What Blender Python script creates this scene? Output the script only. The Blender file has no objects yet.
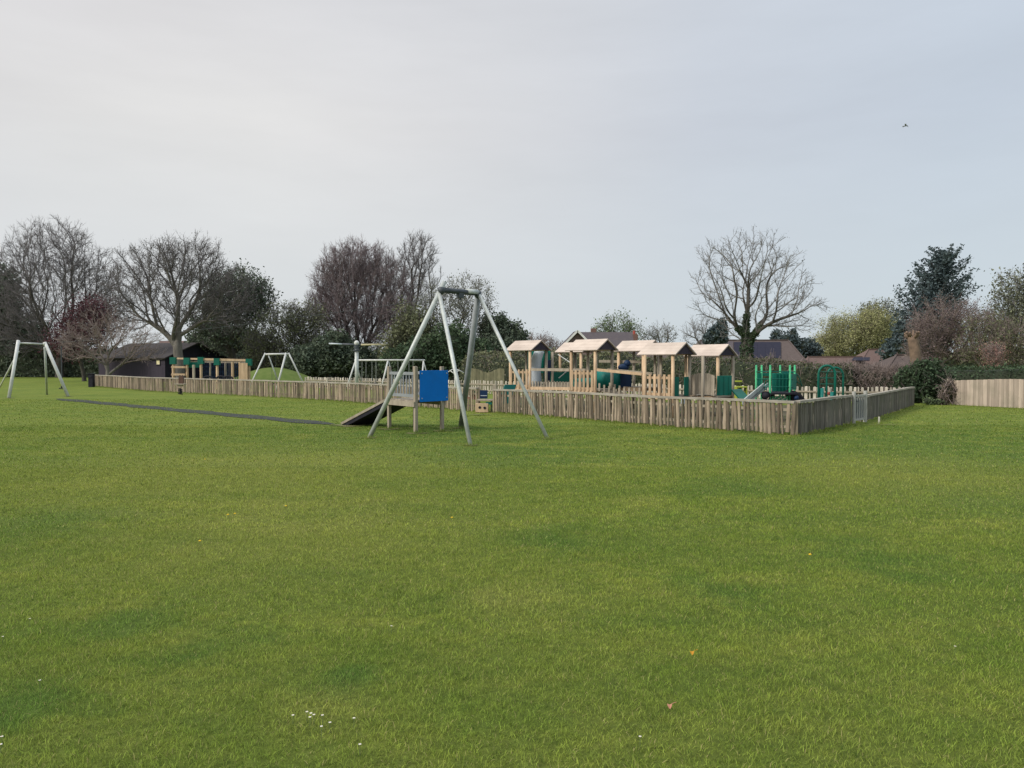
import bpy, math, random
import numpy as np
from mathutils import Vector, Matrix
random.seed(7)
SC = bpy.context.scene
COL = SC.collection
R = math.radians
F = 769.0; CAMH = 1.65; PITCH = math.atan(22/769.0)
FW = Vector((0, math.cos(PITCH), -math.sin(PITCH))); UP = Vector((0, math.sin(PITCH), math.cos(PITCH))); RT = Vector((1, 0, 0))
CAM = Vector((0, 0, CAMH))
def ray(x, y): return FW + RT*((x-512)/F) + UP*((384-y)/F)
def gr(x, y):                      # where a sight line meets level ground
    d = ray(x, y); return CAM + d*(-CAMH/d.z)
def pt(x, y, Y):                   # point of a sight line at distance Y
    d = ray(x, y); return CAM + d*(Y/d.y)
def gx(x, Y):                      # ground point at distance Y
    p = pt(x, 362, Y); return Vector((p.x, Y, 0))
def lin(r, g, b):
    f = lambda c: (c/255/12.92) if c/255 <= .04045 else ((c/255+.055)/1.055)**2.4
    return (f(r), f(g), f(b), 1)

# ------------------------------------------------------------------ materials
class NT:
    def __init__(s, nt): s.nt = nt
    def n(s, t, **k):
        n = s.nt.nodes.new(t)
        for a, b in k.items(): setattr(n, a, b)
        return n
    def l(s, a, b): s.nt.links.new(a, b)
    def noise(s, vec, scale, detail=3, rough=.55):
        n = s.n('ShaderNodeTexNoise'); n.inputs['Scale'].default_value = scale
        n.inputs['Detail'].default_value = detail; n.inputs['Roughness'].default_value = rough
        s.l(vec, n.inputs['Vector']); return n.outputs['Fac']
    def mapr(s, v, a, b, c=0, d=1):
        n = s.n('ShaderNodeMapRange'); s.l(v, n.inputs[0])
        for i, q in zip((1, 2, 3, 4), (a, b, c, d)): n.inputs[i].default_value = q
        return n.outputs[0]
    def mix(s, f, a, b, mode='MIX'):
        n = s.n('ShaderNodeMix', data_type='RGBA', blend_type=mode)
        for sock, v in ((n.inputs[0], f), (n.inputs[6], a), (n.inputs[7], b)):
            if hasattr(v, 'links'): s.l(v, sock)
            else: sock.default_value = v
        return n.outputs[2]
    def math(s, op, a, b=0.0):
        n = s.n('ShaderNodeMath', operation=op)
        for sock, v in ((n.inputs[0], a), (n.inputs[1], b)):
            if hasattr(v, 'links'): s.l(v, sock)
            else: sock.default_value = v
        return n.outputs[0]
    def gray(s, v):
        n = s.n('ShaderNodeCombineColor')
        for i in range(3): s.l(v, n.inputs[i])
        return n.outputs[0]
def mat(name, c1, c2=None, scale=4, rough=.85, rnd=0.0, stretch=(1, 1, 1), metal=0, bump=0, spec=.25, dirt=None, detail=4, hue=None, trans=0):
    m = bpy.data.materials.new(name); m.use_nodes = True
    T = NT(m.node_tree); b = m.node_tree.nodes['Principled BSDF']
    c2 = c2 or tuple(x*.7 for x in c1[:3])+(1,)
    tc = T.n('ShaderNodeTexCoord'); mp = T.n('ShaderNodeMapping'); mp.inputs['Scale'].default_value = stretch
    T.l(tc.outputs['Object'], mp.inputs[0]); v = mp.outputs[0]
    nz = T.noise(v, scale, detail)
    col = T.mix(T.mapr(nz, .32, .68), c1, c2)
    if rnd or hue:
        at = T.n('ShaderNodeAttribute', attribute_name='rnd')
        if hue: col = T.mix(T.math('MULTIPLY', at.outputs['Fac'], 1.0), col, hue)
        if rnd: col = T.mix(1.0, col, T.gray(T.mapr(at.outputs['Fac'], 0, 1, 1-rnd, 1+rnd)), 'MULTIPLY')
    if dirt:
        n2 = T.noise(tc.outputs['Object'], dirt[1], 5)
        col = T.mix(T.mapr(n2, .5, .75, 0, dirt[2]), col, dirt[0])
    T.l(col, b.inputs['Base Color'])
    b.inputs['Roughness'].default_value = rough; b.inputs['Metallic'].default_value = metal
    b.inputs['Specular IOR Level'].default_value = spec
    if bump:
        bp = T.n('ShaderNodeBump'); bp.inputs['Strength'].default_value = bump; bp.inputs['Distance'].default_value = .02
        T.l(nz, bp.inputs['Height']); T.l(bp.outputs[0], b.inputs['Normal'])
    if trans:
        tr = T.n('ShaderNodeBsdfTranslucent'); T.l(col, tr.inputs[0])
        mx = T.n('ShaderNodeMixShader'); mx.inputs[0].default_value = trans
        T.l(b.outputs[0], mx.inputs[1]); T.l(tr.outputs[0], mx.inputs[2])
        T.l(mx.outputs[0], m.node_tree.nodes['Material Output'].inputs[0])
    return m

DARKP = [(557, 539, .38, .16), (717, 590, .30, .12), (211, 646, .30, .10), (133, 618, .35, .12), (340, 684, .16, .08),
         (20, 700, .30, .14), (350, 676, .10, .06), (880, 560, .5, .2), (730, 486, .7, .3), (60, 520, .9, .4), (1000, 500, 1.3, .8), (960, 445, 4.0, 1.6), (420, 432, 3.2, 1.3), (480, 455, 1.5, .6)]  # one entry paints the soft contact shadow beneath the launch platform
LIGHTP = [(320, 708, .22, .1), (518, 598, .35, .15), (930, 475, 2.2, 1.0), (300, 530, 1.6, .7), (250, 470, 3.0, 1.5)]
def grass_nodes(T, fine):
    g = T.n('ShaderNodeNewGeometry'); P = g.outputs['Position']
    mp = T.n('ShaderNodeMapping'); mp.inputs['Scale'].default_value = (1, 1.0, 0); T.l(P, mp.inputs[0]); V = mp.outputs[0]
    mp2 = T.n('ShaderNodeMapping'); mp2.inputs['Scale'].default_value = (.45, 1.2, 0); mp2.inputs['Rotation'].default_value = (0, 0, .12); T.l(P, mp2.inputs[0])
    big = T.mapr(T.noise(V, .30, 4), .38, .62); sm = T.mapr(T.noise(V, 6.5, 4, .6), .33, .67)
    mid = T.mapr(T.noise(V, 1.6, 4, .6), .32, .68)
    strk = T.mapr(T.noise(mp2.outputs[0], .8, 4, .6), .35, .65)
    c = T.mix(big, (.124, .182, .026, 1), (.178, .218, .036, 1))
    c = T.mix(T.math('MULTIPLY', mid, .62), c, (.275, .280, .062, 1))
    c = T.mix(T.math('MULTIPLY', strk, .55), c, (.090, .148, .026, 1))
    c = T.mix(T.math('MULTIPLY', sm, .50), c, (.078, .122, .024, 1))
    def patches(c, lst, col, amt):
        for (x, y, rx, ry) in lst:
            p = gr(x, y)
            m = T.n('ShaderNodeMapping', vector_type='TEXTURE'); m.inputs['Location'].default_value = (p.x, p.y, 0)
            m.inputs['Scale'].default_value = (rx, rx*1.1, 1); T.l(P, m.inputs[0])
            m0 = T.n('ShaderNodeMapping'); m0.inputs['Scale'].default_value = (1, 1, 0); T.l(m.outputs[0], m0.inputs[0])
            ln = T.n('ShaderNodeVectorMath', operation='LENGTH'); T.l(m0.outputs[0], ln.inputs[0])
            w = T.math('ADD', ln.outputs['Value'], T.math('MULTIPLY', T.math('SUBTRACT', mid, .5), 1.5))
            c = T.mix(T.mapr(w, .0, 1.5, amt, 0), c, col)
        return c
    c = patches(c, DARKP, (.072, .136, .028, 1), .6)
    c = patches(c, LIGHTP, (.30, .285, .08, 1), .28)
    return c, V, P
def grass_mats():
    m = bpy.data.materials.new('lawn_ground'); m.use_nodes = True
    T = NT(m.node_tree); b = m.node_tree.nodes['Principled BSDF']
    c, V, P = grass_nodes(T, True)
    f1 = T.mapr(T.noise(V, 14, 5, .7), .3, .7, .68, 1.22); f2 = T.mapr(T.noise(V, 55, 3, .7), .3, .7, .75, 1.2)
    c = T.mix(1.0, c, T.gray(T.math('MULTIPLY', f1, f2)), 'MULTIPLY')
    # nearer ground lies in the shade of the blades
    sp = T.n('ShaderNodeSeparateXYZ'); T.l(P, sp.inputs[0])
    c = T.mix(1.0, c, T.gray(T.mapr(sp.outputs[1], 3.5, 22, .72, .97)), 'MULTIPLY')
    T.l(c, b.inputs['Base Color']); b.inputs['Roughness'].default_value = .95; b.inputs['Specular IOR Level'].default_value = .1
    bp = T.n('ShaderNodeBump'); bp.inputs['Strength'].default_value = .6; bp.inputs['Distance'].default_value = .03
    T.l(T.noise(V, 22, 5, .75), bp.inputs['Height']); T.l(bp.outputs[0], b.inputs['Normal'])
    g = bpy.data.materials.new('grass_blade'); g.use_nodes = True
    T = NT(g.node_tree); b = g.node_tree.nodes['Principled BSDF']
    c, V, P = grass_nodes(T, False)
    at = T.n('ShaderNodeAttribute', attribute_name='rnd')
    c = T.mix(1.0, c, T.gray(T.mapr(at.outputs['Fac'], 0, 1, .55, 1.75)), 'MULTIPLY')
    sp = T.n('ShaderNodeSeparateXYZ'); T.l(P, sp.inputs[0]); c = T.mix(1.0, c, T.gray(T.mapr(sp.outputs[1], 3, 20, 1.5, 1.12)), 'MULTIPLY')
    c = T.mix(T.mapr(at.outputs['Fac'], .94, .96), c, (.42, .38, .16, 1))
    c = T.mix(T.mapr(at.outputs['Fac'], .12, .0, 0, .8), c, (.06, .13, .03, 1))
    T.l(c, b.inputs['Base Color']); b.inputs['Roughness'].default_value = .8; b.inputs['Specular IOR Level'].default_value = .06
    tr = T.n('ShaderNodeBsdfTranslucent'); T.l(c, tr.inputs[0]); mx = T.n('ShaderNodeMixShader'); mx.inputs[0].default_value = .35
    T.l(b.outputs[0], mx.inputs[1]); T.l(tr.outputs[0], mx.inputs[2]); T.l(mx.outputs[0], g.node_tree.nodes['Material Output'].inputs[0])
    return m, g
M = {}
M['ground'], M['blade'] = grass_mats()
M['paling'] = mat('weathered_paling', (.33, .265, .195, 1), (.175, .14, .105, 1), 6, .9, rnd=.55, stretch=(2, 2, .35), dirt=((.11, .12, .07, 1), 2.0, .5), bump=.4)
M['paling_pale'] = mat('pale_paling', (.52, .48, .40, 1), (.36, .33, .27, 1), 6, .9, rnd=.3, stretch=(2, 2, .35))
M['paling_shade'] = mat('shaded_paling', (.175, .16, .135, 1), (.10, .094, .08, 1), 6, .9, rnd=.35, stretch=(2, 2, .35), dirt=((.08, .095, .05, 1), 1.5, .6))  # paling colour darkened for the fence side turned from the sun
M['rail'] = mat('grey_rail', (.36, .33, .28, 1), (.24, .22, .18, 1), 3, .85, stretch=(1, 1, 1), bump=.3)
M['board'] = mat('fence_board', (.45, .375, .305, 1), (.33, .27, .22, 1), 3, .9, rnd=.2, stretch=(3, 3, .3), dirt=((.16, .16, .11, 1), 1.2, .5))
M['timber'] = mat('fresh_timber', (.60, .44, .285, 1), (.44, .31, .19, 1), 5, .75, rnd=.22, stretch=(2, 2, .5), dirt=((.30, .25, .18, 1), 1.5, .5))
M['timber_old'] = mat('aged_timber', (.36, .315, .245, 1), (.25, .215, .165, 1), 5, .85, rnd=.25, stretch=(2, 2, .5))
M['ply'] = mat('roof_ply', (.56, .475, .405, 1), (.46, .385, .325, 1), 2.5, .75, rnd=.1, dirt=((.36, .33, .28, 1), 1.2, .4))
M['gable_shade'] = mat('shaded_gable', (.035, .03, .045, 1), (.055, .045, .055, 1), 4, .8)  # gable boards coloured dark to stand for their shaded side
M['steel'] = mat('galvanised_steel', (.52, .55, .52, 1), (.38, .41, .40, 1), 7, .5, metal=.15, spec=.4, dirt=((.28, .30, .25, 1), 3, .4))
M['steel_dark'] = mat('dull_grey_steel', (.27, .29, .30, 1), (.20, .22, .235, 1), 6, .6, metal=.1, spec=.3)
M['white_steel'] = mat('white_painted_steel', (.60, .61, .58, 1), (.48, .49, .47, 1), 5, .5)
M['dark_steel'] = mat('dark_steel', (.035, .045, .055, 1), (.06, .07, .08, 1), 6, .5, spec=.4)
M['blue'] = mat('blue_board', (.004, .165, .58, 1), (.004, .14, .50, 1), 1.5, .65, spec=.12, dirt=((.01, .10, .30, 1), 5, .25))
M['gate_grey'] = mat('gate_grey', (.40, .40, .37, 1), (.30, .30, .28, 1), 5, .7)
M['rubber'] = mat('black_rubber', (.012, .012, .02, 1), (.02, .02, .026, 1), 9, .8)
M['mat_rubber'] = mat('rubber_strip', (.028, .031, .035, 1), (.045, .052, .045, 1), 3, .95, dirt=((.08, .11, .04, 1), 2.5, .6))
M['green'] = mat('green_panel', (.006, .17, .12, 1), (.008, .135, .10, 1), 3, .5)
M['teal'] = mat('teal_plastic', (.006, .16, .13, 1), (.006, .12, .105, 1), 2, .45)
M['dgreen'] = mat('dark_green_paint', (.005, .125, .085, 1), (.005, .10, .07, 1), 3, .5)
M['lime'] = mat('lime_paint', (.07, .43, .20, 1), (.06, .36, .17, 1), 3, .45)
M['yellowlime'] = mat('yellow_lime_paint', (.36, .42, .05, 1), (.30, .36, .05, 1), 3, .5)
M['navy'] = mat('navy_plastic', (.006, .02, .06, 1), (.008, .03, .08, 1), 3, .5)
M['hood'] = mat('grey_plastic', (.52, .57, .60, 1), (.40, .45, .48, 1), 3, .45, stretch=(3, 3, .5))
M['slide'] = mat('slide_steel', (.17, .175, .18, 1), (.12, .125, .13, 1), 4, .35, metal=.4)
M['red'] = mat('red_paint', (.40, .09, .07, 1), None, 4, .7)
M['signgreen'] = mat('light_green_print', (.22, .40, .20, 1), None, 6, .7)
M['signwhite'] = mat('pale_print', (.62, .60, .52, 1), None, 6, .7)
M['cladding'] = mat('dark_cladding', (.050, .042, .060, 1), (.036, .030, .044, 1), 2, .8, stretch=(6, 6, .3))
M['gableclad'] = mat('shaded_cladding', (.018, .018, .034, 1), (.024, .022, .034, 1), 2, .85, stretch=(6, 6, .3))  # cladding darkened for the gable that faces away from the light
M['felt'] = mat('roof_felt', (.038, .034, .038, 1), (.055, .050, .048, 1), 2, .9)
M['tile_grey'] = mat('grey_roof_tiles', (.072, .062, .072, 1), (.10, .085, .085, 1), 3, .85, stretch=(1, 1, 5))
M['tile_brown'] = mat('brown_roof_tiles', (.115, .09, .082, 1), (.085, .066, .06, 1), 3, .9, stretch=(1, 1, 6))
M['tile_red'] = mat('red_roof_tiles', (.115, .075, .066, 1), (.15, .105, .092, 1), 3, .85, stretch=(1, 1, 6))
M['brick'] = mat('brick_wall', (.20, .12, .095, 1), (.15, .09, .075, 1), 8, .9)
M['render'] = mat('cream_wall', (.50, .44, .36, 1), (.42, .37, .31, 1), 2, .9)
M['white'] = mat('white_board', (.72, .72, .70, 1), (.62, .62, .60, 1), 3, .6)
M['solar'] = mat('solar_glass', (.010, .010, .024, 1), (.016, .015, .03, 1), 3, .55, spec=.15)
M['pane'] = mat('window_glass', (.03, .035, .04, 1), None, 2, .2, spec=.6)
M['litpane'] = mat('pale_window', (.80, .72, .45, 1), (.7, .62, .4, 1), 2, .5)
M['bark'] = mat('bark', (.085, .078, .066, 1), (.052, .047, .042, 1), 3, .95, stretch=(2, 2, .5))
M['bark_pale'] = mat('pale_bark', (.19, .175, .15, 1), (.115, .105, .095, 1), 3, .95, stretch=(2, 2, .5))
M['bark_tan'] = mat('tan_stump_bark', (.22, .155, .11, 1), (.13, .095, .07, 1), 5, .95, bump=.6)
M['twig'] = mat('twig', (.165, .150, .150, 1), (.115, .104, .105, 1), .5, .95, rnd=.3)
M['twig_grey'] = mat('grey_twig', (.21, .20, .19, 1), (.145, .137, .132, 1), .5, .95, rnd=.3)
M['twig_purple'] = mat('purple_brown_twig', (.225, .182, .182, 1), (.155, .125, .130, 1), .5, .95, rnd=.3)
M['twig_brown'] = mat('brown_twig', (.27, .215, .195, 1), (.19, .155, .14, 1), .5, .95, rnd=.3)
def leafm(name, c1, c2, sc=.6, rnd=.45, trans=.2): return mat(name, c1, c2, sc, .75, rnd=rnd, trans=trans, spec=.15, detail=5)
M['l_dark'] = leafm('dark_evergreen_leaf', (.070, .096, .070, 1), (.115, .142, .094, 1))  # evergreen colours lifted to stand for haze over distant trees
M['l_ivy'] = leafm('ivy_leaf', (.048, .080, .046, 1), (.078, .112, .058, 1))
M['l_cedar'] = leafm('blue_green_needles', (.062, .090, .098, 1), (.095, .125, .125, 1))
M['l_olive'] = leafm('olive_leaf', (.18, .19, .105, 1), (.115, .128, .075, 1))
M['l_yellow'] = leafm('yellow_green_leaf', (.36, .36, .17, 1), (.23, .235, .12, 1))
M['l_grey'] = leafm('grey_green_leaf', (.185, .195, .135, 1), (.115, .125, .085, 1))
M['l_fresh'] = leafm('fresh_green_leaf', (.17, .22, .11, 1), (.11, .15, .08, 1))
M['l_hedge'] = leafm('hedge_leaf', (.098, .115, .056, 1), (.052, .068, .038, 1))
M['l_hedge_brown'] = leafm('brown_hedge_leaf', (.155, .122, .095, 1), (.085, .078, .052, 1))
M['l_purple'] = leafm('purple_leaf', (.115, .042, .052, 1), (.075, .034, .042, 1))
M['l_brown'] = leafm('brown_bud', (.17, .125, .125, 1), (.125, .093, .095, 1))
M['l_pink'] = leafm('pink_blossom', (.34, .19, .17, 1), (.20, .12, .10, 1))
M['l_bud'] = leafm('bud', (.13, .125, .10, 1), (.09, .088, .072, 1))
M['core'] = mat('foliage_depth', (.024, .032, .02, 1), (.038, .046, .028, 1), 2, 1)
M['petal'] = mat('daisy_petal', (.80, .80, .78, 1), None, 2, .7)
M['yellow'] = mat('yellow_flower', (.75, .50, .03, 1), None, 2, .7)
M['orange_leaf'] = mat('orange_leaf', (.60, .30, .03, 1), (.45, .2, .03, 1), 30, .7)
M['pink_leaf'] = mat('pinkish_leaf', (.55, .26, .18, 1), (.40, .18, .12, 1), 30, .7)
M['soil'] = mat('bare_soil', (.17, .15, .075, 1), (.10, .115, .04, 1), 3, .95)
M['feather'] = mat('grey_feather', (.30, .32, .34, 1), (.2, .22, .24, 1), 8, .8)

# ------------------------------------------------------------------ mesh helpers
OFF = {}
def fin(o, parent, loc):
    COL.objects.link(o)
    if parent is not None:
        o.parent = parent; OFF[o.name] = OFF[parent.name]
    else:
        o.location = loc; OFF[o.name] = Vector(loc)
    return o
def tag(o, label=None, cat=None, group=None, kind=None):
    if label: o['label'] = label
    if cat: o['category'] = cat
    if group: o['group'] = group
    if kind: o['kind'] = kind
    return o
def thing(name, loc, label, cat, group=None):
    o = bpy.data.objects.new(name, None); o.empty_display_size = .3; o.location = loc; COL.objects.link(o)
    OFF[o.name] = Vector(loc); return tag(o, label, cat, group)
class MB:
    def __init__(s): s.v = []; s.f = []; s.r = []; s.rv = .5
    def face(s, idx): s.f.append(idx); s.r.append(s.rv)
    def hexa(s, pts):                      # 8 points: 4 low, 4 high
        b = len(s.v); s.v += [Vector(p) for p in pts]
        for q in ((3, 2, 1, 0), (4, 5, 6, 7), (0, 1, 5, 4), (1, 2, 6, 5), (2, 3, 7, 6), (3, 0, 4, 7)): s.face(tuple(b+i for i in q))
    def box(s, c, size, ax=None, ay=None):
        c = Vector(c); ax = (ax or Vector((1, 0, 0))).normalized(); ay = (ay or Vector((0, 0, 1)).cross(ax)).normalized(); az = ax.cross(ay)
        x, y, z = (k/2 for k in size)
        P = lambda i, j, k: c+ax*i*x+ay*j*y+az*k*z
        s.hexa([P(-1, -1, -1), P(1, -1, -1), P(1, 1, -1), P(-1, 1, -1), P(-1, -1, 1), P(1, -1, 1), P(1, 1, 1), P(-1, 1, 1)])
    def bar(s, p0, p1, w, h=None, side=None):   # rectangular bar between points
        p0 = Vector(p0); p1 = Vector(p1); d = (p1-p0); h = h or w
        side = side or (Vector((0, 0, 1)) if abs(d.normalized().z) < .9 else Vector((1, 0, 0)))
        a = d.cross(side).normalized(); s.box((p0+p1)/2, (d.length, w, h), d.normalized(), a)
    def tube(s, pts, r, n=8, caps=True, r1=None):
        pts = [Vector(p) for p in pts]; b = len(s.v); up = Vector((.13, .21, .97))
        for i, p in enumerate(pts):
            t = (pts[min(i+1, len(pts)-1)]-pts[max(i-1, 0)]).normalized()
            a = t.cross(up); a = a.normalized() if a.length > .05 else t.cross(Vector((1, 0, 0))).normalized()
            c = t.cross(a); rr = r if r1 is None else r+(r1-r)*i/(len(pts)-1)
            for k in range(n):
                an = 2*math.pi*k/n; s.v.append(p+a*rr*math.cos(an)+c*rr*math.sin(an))
        for i in range(len(pts)-1):
            for k in range(n):
                k2 = (k+1) % n; s.face((b+i*n+k, b+i*n+k2, b+(i+1)*n+k2, b+(i+1)*n+k))
        if caps:
            s.face(tuple(b+k for k in range(n))[::-1]); s.face(tuple(b+(len(pts)-1)*n+k for k in range(n)))
    def sphere(s, c, r, n=10, m=7, sc=(1, 1, 1)):
        b = len(s.v); c = Vector(c)
        for j in range(m+1):
            th = math.pi*j/m
            for k in range(n):
                a = 2*math.pi*k/n
                s.v.append(c+Vector((r*sc[0]*math.sin(th)*math.cos(a), r*sc[1]*math.sin(th)*math.sin(a), r*sc[2]*math.cos(th))))
        for j in range(m):
            for k in range(n):
                k2 = (k+1) % n; s.face((b+j*n+k, b+(j+1)*n+k, b+(j+1)*n+k2, b+j*n+k2))
    def poly(s, pts, th=None, nrm=None):
        b = len(s.v); pts = [Vector(p) for p in pts]; s.v += pts; n = len(pts)
        s.face(tuple(range(b, b+n)))
        if th:
            nrm = nrm or (pts[1]-pts[0]).cross(pts[2]-pts[0]).normalized()
            s.v += [p-nrm*th for p in pts]; s.face(tuple(range(b+2*n-1, b+n-1, -1)))
            for i in range(n): j = (i+1) % n; s.face((b+j, b+i, b+n+i, b+n+j))
    def build(s, name, m, parent=None, loc=None, smooth=False, bevel=0):
        off = OFF[parent.name] if parent is not None else Vector(loc if loc is not None else (0, 0, 0))
        me = bpy.data.meshes.new(name); me.from_pydata([tuple(v-off) for v in s.v], [], s.f)
        at = me.attributes.new('rnd', 'FLOAT', 'FACE'); at.data.foreach_set('value', s.r)
        me.materials.append(m if not isinstance(m, str) else M[m])
        if smooth: me.polygons.foreach_set('use_smooth', [True]*len(me.polygons))
        o = bpy.data.objects.new(name, me); fin(o, parent, off)
        if bevel:
            bv = o.modifiers.new('Bevel', 'BEVEL'); bv.width = bevel; bv.segments = 2; bv.limit_method = 'ANGLE'
        return o
def npmesh(name, V, FC, mats, parent=None, loc=(0, 0, 0), rnd=None, smooth=False, midx=None):
    off = np.array(OFF[parent.name] if parent is not None else loc, dtype=float)
    V = (V-off).astype(np.float32); FC = np.ascontiguousarray(FC, dtype=np.int32); k = FC.shape[1]; nf = len(FC)
    me = bpy.data.meshes.new(name)
    me.vertices.add(len(V)); me.vertices.foreach_set('co', V.ravel())
    me.loops.add(nf*k); me.loops.foreach_set('vertex_index', FC.ravel())
    me.polygons.add(nf); me.polygons.foreach_set('loop_start', np.arange(nf, dtype=np.int32)*k)
    try: me.polygons.foreach_set('loop_total', np.full(nf, k, dtype=np.int32))
    except Exception: pass
    if rnd is not None:
        at = me.attributes.new('rnd', 'FLOAT', 'FACE'); at.data.foreach_set('value', rnd.astype(np.float32))
    for m in mats: me.materials.append(M[m] if isinstance(m, str) else m)
    if midx is not None: me.polygons.foreach_set('material_index', midx.astype(np.int32))
    if smooth: me.polygons.foreach_set('use_smooth', np.ones(nf, dtype=bool))
    me.update(calc_edges=True)
    return fin(bpy.data.objects.new(name, me), parent, Vector(off))
def norm(a): return a/np.maximum(np.linalg.norm(a, axis=1, keepdims=True), 1e-9)
def frusta(P0, P1, R0, R1, n):
    d = norm(P1-P0); ref = np.where(np.abs(d[:, 2:3]) > .9, np.array([[1., 0, 0]]), np.array([[0., 0, 1.]]))
    a = norm(np.cross(d, ref)); b = np.cross(d, a); N = len(P0)
    an = np.arange(n)*2*np.pi/n
    ring = a[:, None, :]*np.cos(an)[None, :, None]+b[:, None, :]*np.sin(an)[None, :, None]
    V = np.concatenate([P0[:, None, :]+ring*R0[:, None, None], P1[:, None, :]+ring*R1[:, None, None]], axis=1).reshape(-1, 3)
    k = np.arange(n); k2 = (k+1) % n
    q = np.stack([k, k2, k2+n, k+n], axis=1)
    FC = (np.arange(N)[:, None, None]*2*n+q[None]).reshape(-1, 4)
    return V, FC
def leaves(C, size, rng, aspect=.6, flat=0.0):
    N = len(C); d = norm(rng.normal(size=(N, 3))*np.array([1, 1, 1-flat])); e = norm(np.cross(d, rng.normal(size=(N, 3))))
    s = size*rng.uniform(.6, 1.4, (N, 1)) if np.isscalar(size) else size[:, None]*rng.uniform(.6, 1.4, (N, 1))
    V = np.stack([C-d*s, C+e*s*aspect, C+d*s, C-e*s*aspect], axis=1).reshape(-1, 3)
    FC = np.arange(N*4).reshape(-1, 4); return V, FC
def cat(*vf):
    Vs = []; Fs = []; o = 0
    for V, Fc in vf: Vs.append(V); Fs.append(Fc+o); o += len(V)
    return np.concatenate(Vs), np.concatenate(Fs)

# ------------------------------------------------------------------ trees
def colonise(base, top, A, seg, bf, rng, lean=0.0):
    """join scattered twig points to the trunk by short but direct paths, so that limbs fan out from the fork"""
    base = np.array(base, float); top = np.array(top, float); n0 = max(2, int(np.linalg.norm(top-base)/seg))
    cap = len(A)*14+200; pos = np.zeros((cap, 3)); par = np.zeros(cap, int); pl = np.full(cap, 1e9); N = 0
    for i in range(n0+1):
        pos[N] = base+(top-base)*i/n0+(rng.normal(size=3)*np.array([1, 1, 0])*seg*.05 if i else 0); par[N] = N-1; pl[N] = 0; N += 1
    deg = np.zeros(cap, int); fork = n0; free = max(0, int(n0*.75))
    order = np.argsort(np.linalg.norm(A-top, axis=1))
    for k in order:
        p = A[k]; d = np.linalg.norm(pos[free:N]-p, axis=1); c = d+bf*pl[free:N]+np.where(deg[free:N] >= 3, 1e3*(pl[free:N] > 0), 0)
        j = int(c.argmin())+free; L = d[j-free]; m = max(1, int(round(L/seg))); q0 = pos[j].copy(); deg[j] += 1
        pd = (pos[j]-pos[par[j]]) if par[j] >= 0 else np.array([0, 0, 1.]); pd = pd/max(np.linalg.norm(pd), 1e-6)
        bend = pd*L*.22+np.array([0, 0, lean*L])+rng.normal(size=3)*L*.05; prev = j
        if N+m >= cap: break
        for t in range(1, m+1):
            u_ = t/m; pos[N] = q0+(p-q0)*u_+bend*(u_*(1-u_))*1.6+(rng.normal(size=3)*seg*.05 if t < m else 0)
            par[N] = prev; pl[N] = pl[prev]+L/m; deg[prev] += 0 if t == 1 else 1; prev = N; N += 1
    return pos[:N].copy(), par[:N].copy()
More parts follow.
